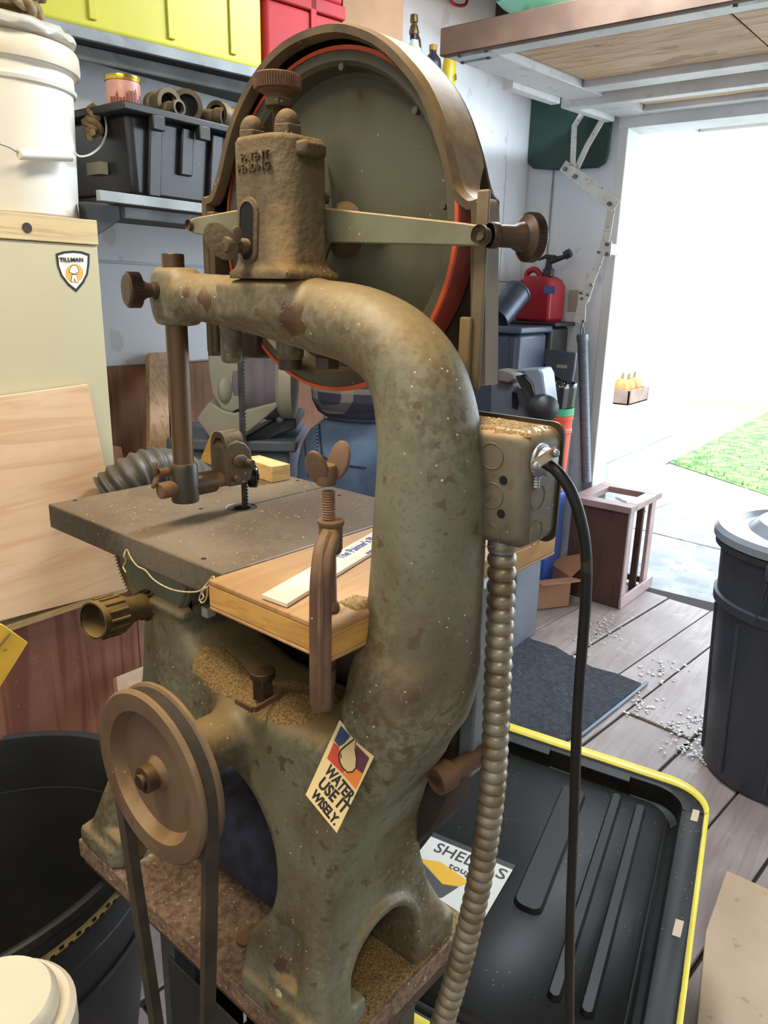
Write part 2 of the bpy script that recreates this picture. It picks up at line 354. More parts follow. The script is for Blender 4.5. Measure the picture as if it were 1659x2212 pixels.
# grass
gb=MB(); random.seed(3)
gx=Vector((de.y*-1,de.x,0)); gx = gx if gx.x>0 else -gx
for i in range(5200):
    u=random.uniform(-1.2,4.5); w_=random.random()**1.6*5.2
    p=e0+de*u+gx*w_; h=random.uniform(.05,.12); a=random.uniform(0,6.28); l=Vector((math.cos(a),math.sin(a),0)); k=random.uniform(.006,.014)
    if p.y>1.9: continue
    tip=p+Vector((random.uniform(-.05,.05),random.uniform(-.05,.05),h)); z0=Vector((0,0,-.06))
    pp=Vector((p.x,p.y,-.06)); gb.add([pp-l*k,pp+l*k,tip+Vector((0,0,-.06))],[(0,1,2)])
tag(build('lawn_grass',gb,mat('grass_blades',(150,184,96),(74,124,52),rough=.6,scale=5),fixn=False,smooth=False),'bright green grass growing beyond the concrete outside the door','grass',kind='stuff')
lw=MB().prism([Vector((v[0],v[1],-.0601)) for v in (E0,E1,(11.9,E1.y),(11.9,1.93),(7.0,1.93))],(0,0,.02))
tag(build('lawn_soil',lw,mat('lawn_turf',(120,140,84),(60,92,44),rough=.9,scale=9,bump=.6)),'green lawn turf under the grass outside','lawn',kind='stuff')
# neighbouring wall with plinth, fence
hs=struct('wall_outside', MB().bx((3.80,1.99,.18),(7.2,2.4,3.2)), M_out)
mb=MB().bx((3.80,1.95,-.06),(7.16,2.4,.18)); build('plinth',mb,mat('grey_blue_plinth',(150,160,172),(170,178,186),rough=.8,scale=3),hs,bevel=.01)
z_=.20
while z_<3.1:
    build('siding_board', MB().prism([(3.80,1.99,z_),(3.80,1.965,z_),(3.80,1.985,z_+.198),(3.80,1.99,z_+.198)],(3.39,0,0)), M_out, hs); z_+=.2
fn=empty('white_fence',(12,0,-.06),'sun-bleached white board fence far beyond the lawn','fence')
for i in range(30):
    build('fence_board', MB().bx((12,-5.5+i*.42,-.06),(12.03,-5.1+i*.42,1.75+.02*(i%2))), M_out, fn)
build('fence_rail', MB().bx((11.95,-5.5,.4),(12,7,.5)), M_out, fn); build('latch', MB().bx((11.93,1.15,.75),(11.95,1.21,1.05)), M_iron, fn)
# ledge with planter box and pumpkins
c=at(1358,868,Y=1.86)
lg=build('wall_ledge', MB().bx((c.x-.9,1.78,c.z-.05),(c.x+.45,1.99,c.z)), M_out, bevel=.006); tag(lg,'white ledge on the outside wall under the orange pumpkins','ledge')
bxm=empty('crate',(c.x,1.88,c.z),'small grey wooden crate on the outside ledge holding orange pumpkins','crate')
M_crate=mat('weathered_crate',(150,128,116),(120,100,92),rough=.8)
for a,b in (((-.2,-.09,0),(.2,-.075,.10)),((-.2,.075,0),(.2,.09,.10)),((-.2,-.09,0),(-.185,.09,.10)),((.185,-.09,0),(.2,.09,.10)),((-.2,-.09,0),(.2,.09,.012))):
    build('slat', MB().bx(Vector(a)+Vector((c.x,1.88,c.z)),Vector(b)+Vector((c.x,1.88,c.z))), M_crate, bxm, bevel=.002)
M_pk=mat('pumpkin_orange',(222,120,58),(236,150,90),rough=.5,scale=9)
def pumpkin(p,r,lbl):
    t=empty('pumpkin',p,lbl,'pumpkin','pumpkins on the outside ledge'); vs=[];fs=[]
    n,mm=40,14
    for i in range(mm+1):
        a=math.pi*i/mm
        for k in range(n):
            b=2*math.pi*k/n; rr=r*(1-.10*abs(math.sin(b*4)))*(math.sin(a)**.8 if a>0 else 0)+.0005; vs.append((p[0]+rr*math.cos(b),p[1]+rr*math.sin(b),p[2]+r*1.25-r*1.25*math.cos(a)))
    for i in range(mm):
        for k in range(n): fs.append((i*n+k,i*n+(k+1)%n,(i+1)*n+(k+1)%n,(i+1)*n+k))
    build('shell',MB().add(vs,fs),M_pk,t); build('stem',MB().cyl((p[0],p[1],p[2]+r*2.45),(p[0]+.01,p[1],p[2]+r*2.45+.04),.012,.008,10),mat('pumpkin_stem',(110,110,60)),t)
for dx,r,l in ((-.125,.066,'orange pumpkin in the left end of the crate outside'),(0,.06,'orange pumpkin in the middle of the crate outside'),(.12,.063,'orange pumpkin in the right end of the crate outside')): pumpkin((c.x+dx,1.88,c.z+.012),r,l)
# doormat / flat board outside
q=[at(x,y,Z=-.04) for x,y in ((1330,1075),(1467,1028),(1531,1052),(1395,1105))]
o=build('flat_board', MB().prism([v-Vector((0,0,.006)) for v in q],(0,0,.016)), mat('rough_outdoor_board',(196,190,180),(150,146,140),rough=.9,scale=18,bump=.6), bevel=.002); tag(o,'pale rough flat board lying on the concrete outside the doorway','board')
# ================================================================ BAND SAW
CI=dict(mott=.62,c1=(120,122,102),c2=(96,88,66),rough=.5,scale=8,bump=.3,bscale=60,dust=.65,dustc=(160,134,90),speck=.8,spots=.8,spotc=(84,68,44),spotscale=52)
saw0=S(.58,.72,-.83)
def sloc(p): v=S(*p)-saw0; return tuple(v)
_pt=[(sat(440,645,x=.517),.017),(sat(402,632,x=.52),.008),(sat(632,685,x=.508),.022),(sat(845,722,x=.50),.010),(sat(862,735,x=.50),.006),(sat(362,1403,x=.50),.015),(sat(380,1420,x=.50),.009),(sat(605,2085,x=.47),.014),(sat(618,2110,x=.47),.012)]
M_cast=mat('grey_green_cast_iron',patches=[(sloc(p),r) for p,r in _pt],patchc=(78,52,34),**CI)
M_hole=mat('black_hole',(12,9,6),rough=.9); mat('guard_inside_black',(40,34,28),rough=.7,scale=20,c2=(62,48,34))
M_cast2=mat('dusty_cast_iron',(96,84,60),(64,50,32),rough=.8,scale=12,bump=.6,bscale=170,mott=.6,dust=.5,dustc=(170,134,84),speck=.7)
M_wheel=mat('wheel_iron',(84,84,68),(56,46,32),rough=.6,scale=6,bump=.1,speck=.4,dust=.3,dustc=(160,124,72))
M_guard=mat('guard_metal',(112,98,74),(90,76,54),rough=.65,scale=8,bump=.12,dust=.7,dustc=(184,150,100))
M_tire=mat('orange_rubber_tire',(214,92,48),(190,76,40),rough=.6,scale=12)
M_rust=mat('rusty_steel',(84,58,42),(112,78,52),rough=.7,scale=30,bump=.35,bscale=90,dust=.55,dustc=(150,112,72),speck=.6)
M_dkst=mat('dark_oily_steel',(58,48,38),(84,64,46),rough=.4,metal=.35,scale=24,bump=.08,dust=.5,dustc=(150,116,70))
M_belt=mat('worn_rubber_belt',(52,46,38),(70,60,46),rough=.75,scale=30,bump=.2)
M_tbl=mat('stained_iron_table',(106,98,84),(50,42,34),rough=.5,scale=4.5,bump=.1,speck=.5,dust=.30,dustc=(150,118,76),stretch=(1,1,1),thr=.50,mott=.7,mottc=(44,34,28))
M_blade=mat('blade_steel',(66,60,52),rough=.35,metal=.7,scale=40,c2=(44,38,32))
saw=empty('band_saw',saw0,'old grey-green cast iron band saw with big orange-tired upper wheel','band saw')
# ---- cast frame as a signed distance field
st=.0042; lo=np.array([.36,.325,-.848]); hi=np.array([.735,1.02,.045]); nn=np.ceil((hi-lo)/st).astype(int)+1
X,Y,Z=np.meshgrid(*[lo[i]+st*np.arange(nn[i]) for i in range(3)],indexing='ij')
X=X.astype(np.float32);Y=Y.astype(np.float32);Z=Z.astype(np.float32)
def smin(a,b,k): h=np.clip(.5+.5*(b-a)/k,0,1); return b*(1-h)+a*h-k*h*(1-h)
def smax(a,b,k): return -smin(-a,-b,k)
def cone(a,b,ra,rb,sx=1.0):
    a=np.array(a);b=np.array(b);d=b-a;L=float(d@d)
    t=np.clip(((X-a[0])*d[0]+(Y-a[1])*d[1]+(Z-a[2])*d[2])/L,0,1)
    return np.sqrt(((X-a[0]-t*d[0])/sx)**2+(Y-a[1]-t*d[1])**2+(Z-a[2]-t*d[2])**2)-(ra+(rb-ra)*t)
def cylf(a,b,r):
    a=np.array(a,float);b=np.array(b,float);d=b-a;L=np.linalg.norm(d);d/=L
    t=(X-a[0])*d[0]+(Y-a[1])*d[1]+(Z-a[2])*d[2]
    rr=np.sqrt(np.maximum((X-a[0]-t*d[0])**2+(Y-a[1]-t*d[1])**2+(Z-a[2]-t*d[2])**2,0))-r
    return np.maximum(rr,np.maximum(-t,t-L))
def boxf(a,b,r=.004):
    c=[(a[i]+b[i])/2 for i in range(3)];h=[abs(b[i]-a[i])/2-r for i in range(3)]
    q=[abs(v-c[i])-h[i] for i,v in enumerate((X,Y,Z))]
    return np.sqrt(sum(np.maximum(v,0)**2 for v in q))+np.minimum(np.maximum(np.maximum(q[0],q[1]),q[2]),0)-r
def poly2(u,v,P):
    P=[np.array(p,float) for p in P]; d=np.full(u.shape,1e9,np.float32); s=np.ones(u.shape,bool); inside=np.zeros(u.shape,bool)
    for i in range(len(P)):
        a=P[i-1];b=P[i];e=b-a;wx=u-a[0];wy=v-a[1];t=np.clip((wx*e[0]+wy*e[1])/max(e@e,1e-12),0,1)
        d=np.minimum(d,(wx-e[0]*t)**2+(wy-e[1]*t)**2)
        c=((a[1]>v)!=(b[1]>v)); xx=(b[0]-a[0])*(v-a[1])/((b[1]-a[1]) if abs(b[1]-a[1])>1e-12 else 1e-12)+a[0]; inside^= c&(u<xx)
    return np.where(inside,-1,1)*np.sqrt(d)
# arm and column
ctr=[(430,642,96),(520,655,112),(610,668,134),(700,686,152),(780,706,165),(850,748,180),(900,815,196),(922,900,210),(930,1000,220),(928,1120,232),(922,1250,236),(912,1370,240),(885,1480,236)]
C3=[]
ctr=[tuple(v) for v in catmull([Vector(c) for c in ctr],4)]
for k,(px,py,w_) in enumerate(ctr):
    p=np.array(sat(px,py,x=.547)); dep=p[0]*RS[0,2]+p[1]*RS[1,2]+p[2]*RS[2,2]; C3.append((p,w_/2*dep/F))
D=cone(C3[0][0]+np.array([0,.05,.0]),C3[0][0],.027,C3[0][1])
for (a,ra),(b,rb) in zip(C3[:-1],C3[1:]): D=smin(D,cone(a,b,ra,rb,1.06),.004)
# boxy post collar at the arm's end
D=smin(D,cylf((.547,.80,-.042),(.547,.80,.020),.023),.012)
D=smin(D,boxf((.525,.775,-.040),(.57,.82,.018),.008),.01)
# tower pedestal on the arm
D=smin(D,boxf((.505,.562,-.03),(.60,.672,.008),.006),.014)
# bosses under the arm
D=smin(D,cylf((.575,.735,-.085),(.575,.735,-.02),.013),.012)
D=smin(D,cylf((.60,.66,-.078),(.60,.66,-.02),.016),.012)
# body: front profile (y,z) x side profile (x,z)
Pf=[(.39,-.25),(.386,-.36),(.392,-.42),(.410,-.475),(.440,-.53),(.466,-.60),(.474,-.68),(.470,-.74),(.462,-.785),(.458,-.835),
    (.985,-.835),(.985,-.80),(.965,-.76),(.935,-.70),(.905,-.64),(.865,-.58),(.842,-.50),(.838,-.43),(.835,-.375),(.742,-.375),(.738,-.41),(.712,-.435),(.66,-.452),(.56,-.456),(.50,-.452),(.475,-.43),(.455,-.39),(.44,-.34),(.43,-.25)]
Yn=Y[0];Zn=Z[0]; f2=poly2(Yn,Zn,Pf)[None]
Ps=[(.495,-.25),(.492,-.36),(.484,-.48),(.473,-.62),(.463,-.76),(.458,-.805),(.455,-.835),(.705,-.835),(.703,-.80),(.690,-.775),(.668,-.73),(.648,-.66),(.632,-.58),(.612,-.50),(.602,-.40),(.60,-.25)]
g2=poly2(X[:,0,:],Z[:,0,:],Ps)[:,None,:]
Bd=smax(np.broadcast_to(f2,X.shape),np.broadcast_to(g2,X.shape),.024)
Bd=smax(Bd,Z+.355,.02)
# arches
def arch2(u,v,cx,cz,r,zb): 
    c=np.sqrt((u-cx)**2+(v-cz)**2)-r; bx_=np.maximum(abs(u-cx)-r*.93,v-cz); return np.minimum(c,bx_) if zb else c
c1=np.sqrt((Yn-.665)**2+(Zn+.655)**2)-.108
t=np.clip((Yn-.665)/.15,0,1); cap=np.sqrt((Yn-.665-.15*t)**2+(Zn+.655+.02*t)**2)-.106
low=np.maximum(np.maximum(.605-Yn,Yn-.885),Zn+.70)
hole=smin(smin(c1,cap,.01),low,.02)[None]
Bd=smax(Bd,-np.broadcast_to(hole,X.shape),.010)
Xs=X[:,0,:];Zs=Z[:,0,:]
c2=np.sqrt(((Xs-.562)/1.0)**2+(Zs+.765)**2)-.058; b2=np.maximum(abs(Xs-.562)-.058,Zs+.765)
# raised lip round the side arch
lip=np.maximum(np.abs(np.minimum(c2,b2)-.006)-.007,0)
side=np.minimum(c2,b2)[:,None,:]
D=smin(D,Bd,.045)
D=smin(D,np.maximum(np.broadcast_to((np.sqrt((Xs-.562)**2+(np.maximum(Zs+.765,0))**2)-.069)[:,None,:],X.shape),np.maximum(.462-Y,Y-.49)),.008)
D=smax(D,-np.maximum(np.broadcast_to(side,X.shape),Y-.94),.004)
# bearing boss to the pulley
D=smin(D,cylf((.405,.638,-.500),(.56,.638,-.500),.032),.018)
# feet pads
for (a,b) in (((.452,.462,-.84),(.53,.60,-.80)),((.452,.90,-.84),(.53,.99,-.80)),((.64,.462,-.84),(.706,.60,-.80)),((.64,.90,-.84),(.706,.99,-.80))): D=smin(D,boxf(a,b,.004),.012)
# notches for the foot bolts
for (x,y) in ((.463,.530),(.463,.905)): D=smax(D,-cylf((x-.01,y,-.775),(x+.006,y,-.70),.022),.006)
D=np.maximum(D,-(Z+.829))
# waist ring of the post
D=smin(D,boxf((.486,.735,-.392),(.606,.842,-.380),.004),.006)
del X,Y,Z
def surfnet(D,lo,st):
    s=D<0; n=D.shape; c=np.zeros(tuple(k-1 for k in n),np.uint8)
    for i in (0,1):
        for j in (0,1):
            for k in (0,1): c+=s[i:n[0]-1+i,j:n[1]-1+j,k:n[2]-1+k]
    act=(c>0)&(c<8); idx=np.full(act.shape,-1,np.int64); A=np.argwhere(act); idx[act]=np.arange(len(A))
    P=np.zeros((len(A),3)); cnt=np.zeros(len(A))
    cor=[(i,j,k) for i in (0,1) for j in (0,1) for k in (0,1)]
    for a in cor:
        for ax in range(3):
            if a[ax]: continue
            b=list(a); b[ax]=1
            va=D[A[:,0]+a[0],A[:,1]+a[1],A[:,2]+a[2]]; vb=D[A[:,0]+b[0],A[:,1]+b[1],A[:,2]+b[2]]
            m_=(va<0)!=(vb<0); t=np.where(m_,va/np.where(m_,va-vb,1),0); p=np.tile(np.array(a,float),(len(A),1)); p[:,ax]+=t
            P[m_]+=p[m_]; cnt+=m_
    V=(P/cnt[:,None]+A)*st+lo; Fs=[]
    for ax in range(3):
        o=[q for q in range(3) if q!=ax]; sl0=[slice(1,None)]*3; 
        a=[slice(1,n[q]-1) for q in range(3)]; a[ax]=slice(0,n[ax]-1); b=list(a); b[ax]=slice(1,n[ax])
        e=np.argwhere(s[tuple(a)]!=s[tuple(b)]); base=e.copy()
        for q in o: base[:,q]+=1
        inn=s[base[:,0],base[:,1],base[:,2]]
        def g(du,dv):
            r=base.copy(); r[:,o[0]]-=du; r[:,o[1]]-=dv; return idx[r[:,0],r[:,1],r[:,2]]
        q4=np.stack([g(0,0),g(1,0),g(1,1),g(0,1)],1)
        fl_=inn if ax!=1 else ~inn
        q4[~fl_]=q4[~fl_][:,::-1]; Fs.append(q4)
    return V,np.concatenate(Fs)
VV,FF=surfnet(D.astype(np.float64),lo,st)
FF=FF[(FF>=0).all(1)]
WV=(VV@_SM.T)+np.array([0,0,CAMH]); del D
me=bpy.data.meshes.new('frame_casting'); L0=WV-np.array(saw0)
me.from_pydata([tuple(v) for v in L0.tolist()],[],[tuple(f) for f in FF.tolist()])
bmx=bmesh.new(); bmx.from_mesh(me); bmesh.ops.recalc_face_normals(bmx,faces=bmx.faces); bmx.to_mesh(me)
BV=BVHTree.FromBMesh(bmx); bmx.free()
me.materials.append(M_cast); me.shade_smooth()
fo_=bpy.data.objects.new('frame_casting',me); COL.objects.link(fo_); fo_.parent=saw
md=fo_.modifiers.new('s','SMOOTH'); md.factor=.5; md.iterations=4
CAMP=Vector((0,0,CAMH))
def bodyhit(px,py):
    r=Vector(ray(px,py).tolist()).normalized(); h=BV.ray_cast(CAMP-saw0,r); return (h[0]+saw0 if h[0] else None),h[1]
sx,sy,sz=S(1,0,0)-S(0,0,0),S(0,1,0)-S(0,0,0),Vector((0,0,1))
def P3(l): return [S(*p) for p in l]
def sl_cyl(mb,a,b,r,r2=None,seg=28): return mb.cyl(S(*a),S(*b),r,r2,seg)
# ---- upper wheel: dished disc seen from behind, rim, orange tire, spokes hub
wc=(.60,.614,.064); R0=.1835
c0=S(.628,wc[1],wc[2]); K_=.944
uw=build('upper_wheel',MB().lathe([(r_*K_,h_) for r_,h_ in [(.0,.012),(.03,.012),(.10,.012),(.156,.012),(.161,.008),(.164,-.010),(.168,-.014),(.1775,-.014),(.1775,.018),(.165,.018),(.158,.018),(.0,.018)]],c0,sx,96,cap=False),M_wheel,saw,angle=30)
build('tire',MB().lathe([(.1775*K_,-.0145),(.1820*K_,-.0140),(.1828*K_,.004),(.1820*K_,.018),(.1775*K_,.0185)],c0,sx,96,cap=False),mat('dark_red_tire',(150,56,32),(120,44,28),rough=.7,scale=12),uw)
build('tire_edge',MB().lathe([(.1780*K_,-.0152),(.1822*K_,-.0148),(.1830*K_,-.0120),(.1800*K_,-.0125),(.1780*K_,-.0152)],c0,sx,96,cap=False),M_tire,uw)
build('hub',MB().lathe([(.012,-.004),(.016,.003),(.030,.0118)],c0,sx,32),MATS['guard_lip_brown'] if 'guard_lip_brown' in MATS else M_cast2,uw)
for k in range(3):
    a=k*2.094+1.2; u=sy*math.cos(a)+sz*math.sin(a); w_=sy*-math.sin(a)+sz*math.cos(a); b_=c0+sx*.012
    build('web_rib',MB().prism([b_+u*.015-w_*.004-sx*.016,b_+u*.015+w_*.004-sx*.016,b_+u*.075+w_*.001,b_+u*.075-w_*.001],sx*.004),M_wheel,uw)
for a in (1.45,.72,.1,2.35,-1.2):
    q=c0+sx*-.008+(sy*-math.cos(a)+sz*math.sin(a))*.153; build('rivet',MB().cyl(q-sx*.006,q,.0035,seg=10),M_wheel,uw)
# ---- wheel guard: deep arched rim with shoulders and straight sides, back plate, door plate
pts=[(445,745),(443,640),(441,540),(441,432),(458,420),(474,372),(488,310),(508,245),(540,178),(580,122),(625,82),(680,56),(735,46),(790,58),(838,84),(880,124),(920,176),(950,240),(975,320),(990,385),(1001,410),(1020,428),(1043,436),(1043,560),(1043,700),(1042,845)]
xg0,xg1=.600,.650
go=[np.array(sat(px,py,x=xg0)) for px,py in pts]
zb=-.082; go[0][2]=zb; go[-1][2]=zb+.0; yl=go[3][1]; yr=go[-1][1]
for i in (0,1,2): go[i][1]=yl
ctrg=np.array([0,wc[1],.03])
def inset(l,d):
    out=[]; n=len(l)
    for i,p in enumerate(l):
        a=l[max(i-1,0)];b=l[min(i+1,n-1)];t_=np.array([0,b[1]-a[1],b[2]-a[2]]);t_/=np.linalg.norm(t_); nr=np.array([0,-t_[2],t_[1]])
        if nr@(ctrg-p)<0: nr=-nr
        out.append(p+nr*d)
    return out
gs=[np.array(v) for v in catmull([Vector(p) for p in go],3)]
gs=[np.array(v) for v in gs]
gin=inset(gs,.0045); lipi=inset(gs,.013)
mb=MB(); rows=[]
def dd_(p): 
    f=min(1,max(0,(p[2]-.088)/.03)); return xg0+.026+(xg1-xg0-.026)*f if p[1]<.60 else xg1
def rw(l,x): return [S(min(x,dd_(p)) if x>xg0+.02 else x,p[1],p[2]) for p in l]
rows=[rw(gs,xg0+.004),rw(gs,xg1)]
mb.sheet(rows); gd=build('wheel_guard',mb,M_guard,saw,angle=50)
build('guard_lip',MB().sheet([rw(lipi,xg0+.006),rw(lipi,xg0+.002),rw(inset(gs,.010),xg0-.005),rw(inset(gs,.003),xg0-.0055),rw(gs,xg0+.004)]),mat('guard_lip_brown',(70,58,42),(96,78,52),rough=.6,scale=26,bump=.15,dust=.5,dustc=(170,138,90),speck=.5),gd,angle=60)
mb=MB().sheet([rw(gin,xg1),rw(gin,xg0+.010),rw(lipi,xg0+.006)]); build('guard_shaded_inside',mb,MATS['guard_inside_black'],gd,solid=.001)  # inner face coloured dark to give the shade inside the guard
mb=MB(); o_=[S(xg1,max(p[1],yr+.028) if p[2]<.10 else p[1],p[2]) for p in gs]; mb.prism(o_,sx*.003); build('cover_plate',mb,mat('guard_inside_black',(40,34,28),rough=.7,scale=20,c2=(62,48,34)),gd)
# channel legs of the guard's right side reaching down
mb=MB(); 
for (y0,y1,z0,z1,x0,x1) in ((yr-.022,yr+.004,-.090,.085,xg0+.004,xg1+.004),):
    pass
def gbox(n,a,b,m_=M_guard,par=None,bev=.002): 
    mb=MB(); 
    l=[(a[0],a[1],a[2]),(b[0],a[1],a[2]),(b[0],b[1],a[2]),(a[0],b[1],a[2])]; mb.prism(P3(l),sz*(b[2]-a[2])); return build(n,mb,m_,par or gd,bevel=bev)
gbox('side_leg',(xg0-.006,yr+.001,-.086),(xg0-.002,yr+.014,.088))
gbox('side_leg',(xg0-.004,yl-.020,-.078),(xg1-.004,yl+.002,.088),MATS['guard_lip_brown'])
gbox('bottom_rail',(xg0+.004,yl-.085,-.079),(xg1-.004,yl-.008,-.050),mat('guard_inside_black'))
gbox('wood_shim',(xg0-.012,yr+.010,-.075),(xg0-.006,yr+.022,-.02),mat('tan_shim',(120,100,66),rough=.8))
# ---- cross bar behind the tower, with its thumb knob
bp=[(405,487),(412,473),(424,469),(500,455),(580,447),(665,445),(760,455),(880,468),(1000,481),(1040,487),(1052,494),(1056,509),(1050,526),(1038,532),(1000,531),(880,528),(760,525),(665,523),(580,518),(500,513),(424,506),(411,501)]
xb=.578
br=build('cross_bar',MB().prism([satw(px,py,x=xb) for px,py in bp],sx*.007),mat('bar_iron',(118,118,98),(96,92,70),rough=.5,scale=12,bump=.1,dust=.95,dustc=(196,160,104),speck=.6),saw,bevel=.0015)
for px,py,r in ((412,487,.0065),(1040,508,.0085)):
    q=satw(px,py,x=xb); build('pivot_boss',MB().lathe([(r,0),(r,.004),(r*.5,.004),(r*.5,.001)],q-sx*.004,sx,24,cap=False).cyl(q-sx*.0015,q,r*.5),M_cast2,br)
kb=satw(1056,508,x=xb+.004); kd=(satw(1115,508,x=xb+.002)-kb).normalized(); kd=-sy
def knob(n,p,d,L,par,rn=.0095,rk=.021,th=.013,m_=M_dkst,collar=True,knurl=True):
    pr=[(rn*1.05,0),(rn*1.15,.002),(rn*1.15,.007),(rn*.9,.009),(rn,.012),(rn,L*.62),(rn*1.25,L*.76),(rk*.62,L*.88),(rk*.94,L),(rk*.98,L+th),(rk*.86,L+th+.002),(.001,L+th+.002)]
    o=build(n,MB().lathe(pr,p,d,40,cap=False),m_,par,angle=35)
    if knurl:
        a=Vector(d).normalized(); u=a.orthogonal().normalized(); w_=a.cross(u); mb=MB()
        for k in range(64):
            t=2*math.pi*k/64; r_=u*math.cos(t)+w_*math.sin(t); tn=a.cross(r_); q=p+r_*rk*.965
            mb.prism([q+a*(L+.0005)-tn*.0006,q+a*(L+.0005)+tn*.0006,q+r_*.0012+a*(L+.0005)],a*(th-.001))
        build('knurling',mb,m_,o)['kind']='stuff'
    return o
def projx(v):
    c=np.array(v)-np.array((0,0,CAMH)); q=RM.T@c; return CX+F*q[0]/q[2]
Lk=.02
while projx(kb+(sx*.9-sy*.43).normalized()*Lk)<1136: Lk+=.001
print('knob',Lk); knob('guard_knob',kb,(sx*.9-sy*.43).normalized(),Lk,saw,rn=.0095,rk=.0205,th=.009,m_=MATS['brown_knob'] if 'brown_knob' in MATS else mat('brown_knob',(62,48,40),(80,62,48),rough=.45,metal=.3,scale=20))
# ---- tension tower
tw_pts=[(.497,.588),(.497,.664),(.503,.670),(.565,.670),(.575,.660),(.575,.575),(.566,.565),(.530,.565),(.512,.570),(.502,.578)]
def loft(n,rows_,m_,par,**k):
    mb=MB(); n_=len(rows_[0]); vs=[p for r in rows_ for p in r]; fs=[]
    for i in range(len(rows_)-1):
        for j in range(n_): fs.append((i*n_+j,i*n_+(j+1)%n_,(i+1)*n_+(j+1)%n_,(i+1)*n_+j))
    fs.append(tuple(range(n_))); fs.append(tuple((len(rows_)-1)*n_+j for j in range(n_))); mb.add(vs,fs); return build(n,mb,m_,par,**k)
def ring(x0,x1,y0,y1,z,r=.010,rr=None):
    out=[]; 
    for (cx,cy,a0,q) in ((x0,y0,180,r),(x1,y0,270,r),(x1,y1,0,r),(x0,y1,90,r)):
        q_= rr if (rr and cx==x0 and cy==y0) else q
        for k in range(7):
            a=math.radians(a0+15*k); ccx=cx+q_ if cx==x0 else cx-q_; ccy=cy+q_ if cy==y0 else cy-q_
            out.append(S(ccx+q_*math.cos(a),ccy+q_*math.sin(a),z))
    return out
tf=at  # alias unused
def tx(px,py,x=.510): return sat(px,py,x=x)
yL=tx(500,300)[1]; yF=tx(600,300)[1]-.012; zt=tx(520,292)[2]; zb_=tx(550,588)[2]; 
y0t=sat(665,450,x=.545)[1]; y1t=yL
tw=loft('tension_tower',[ring(.504,.580,y0t-.012,y1t+.006,zb_-.006,.006),ring(.504,.580,y0t-.012,y1t+.006,zb_+.0,.006),ring(.507,.577,y0t-.006,y1t+.002,zb_+.004,.008),ring(.510,.574,y0t,y1t,zb_+.012,.008,.026),ring(.510,.572,y0t,y1t,zt-.006,.008,.026),ring(.512,.570,y0t+.002,y1t-.002,zt-.001,.008,.024),ring(.516,.566,y0t+.006,y1t-.006,zt,.008,.02)],M_cast2,saw,angle=60)
# slot as a recessed dark pocket with a raised lip
sc_=satw(537,500,x=.5095); h1=satw(537,438,x=.5095); h2=satw(537,560,x=.5095); rs=(satw(524,500,x=.5095)-satw(551,500,x=.5095)).length/2
def slotring(r,off):
    out=[]
    for k in range(13): a=math.pi*k/12; out.append(h1+sy*(-r*math.cos(a))+sz*(-rs+r*math.sin(a))+sx*off)
    for k in range(13): a=math.pi*k/12; out.append(h2+sy*(r*math.cos(a))+sz*(rs-r*math.sin(a))+sx*off)
    return out
loft('slot_lip',[slotring(rs+.006,.003),slotring(rs+.005,-.0015),slotring(rs+.001,-.003),slotring(rs+.001,.0)],M_cast2,tw)
build('slot_recess',MB().prism(slotring(rs+.001,-.0022),sx*.003),mat('black_hole',(12,9,6),rough=.9),tw)
# small lug and ear on the right side of the tower
gbox('lug',(.530,y0t-.012,zt-.020),(.560,y0t+.004,zt-.006),M_cast2,tw,.004)
e=satw(690,425,x=.585); build('pivot_ear',MB().prism([satw(px,py,x=.580) for px,py in ((655,400),(688,402),(702,412),(706,425),(702,440),(655,440))],sx*.006).cyl(e-sx*.012,e-sx*.002,.005,seg=12),M_cast2,tw,bevel=.0015)
# lettering cast on the tower
M_=frame(satw(513,342,x=.5096),-sy,sz)
hL=(satw(513,342,x=.5096)-satw(513,357,x=.5096)).length
def wtxt(s_,p,q,hh): 
    Wd=(satw(q[0],q[1],x=.5094)-satw(p[0],p[1],x=.5094)).length; cu=bpy.data.curves.new('t','FONT'); cu.body=s_; cu.size=1; ob=bpy.data.objects.new('t',cu); COL.objects.link(ob); bpy.context.view_layer.update(); w1=ob.dimensions.x; bpy.data.objects.remove(ob)
    text(s_,frame(satw(*p,x=.5094),-sy,sz),hh,M_cast2,tw,'raised_lettering',depth=.0026,sx=Wd/(hh*w1),bold=.0002)
wtxt('PATENT',(521,349),(579,346),.0098); wtxt('PENDING',(514,373),(581,374),.0098)
# wing screw through the slot
q=satw(537,532,x=.510); d_=(-sx).normalized()
ws=build('wing_screw',MB().lathe([(.0072,0),(.0072,.010),(.0066,.011),(.0066,.0125),(.0075,.014),(.0085,.022),(.007,.030),(.001,.031)],q,d_,24,cap=False),M_cast2,saw)
w0=satw(485,522,x=.484); 
def paddle(n,c,ax1,ax2,r1,r2,th,m_,par):
    nrm=ax1.cross(ax2).normalized(); mb=MB(); rows=[]
    for off,sc__ in ((-th/2,.86),(-th*.3,1),(th*.3,1),(th/2,.86)):
        rows.append([c+ax1*math.cos(2*math.pi*k/28)*r1*sc__+ax2*math.sin(2*math.pi*k/28)*r2*sc__+nrm*off for k in range(28)])
    return loft(n,rows,m_,par,angle=60)
paddle('wing',w0-sx*.004,(sz*.75-HR*.66).normalized(),(HR*.75+sz*.66).normalized(),.0195,.0135,.0045,M_cast2,ws)
paddle('wing',satw(512,505,x=.487),(sz).normalized(),(sx*.9-sy*.3).normalized(),.007,.005,.003,M_cast2,ws)
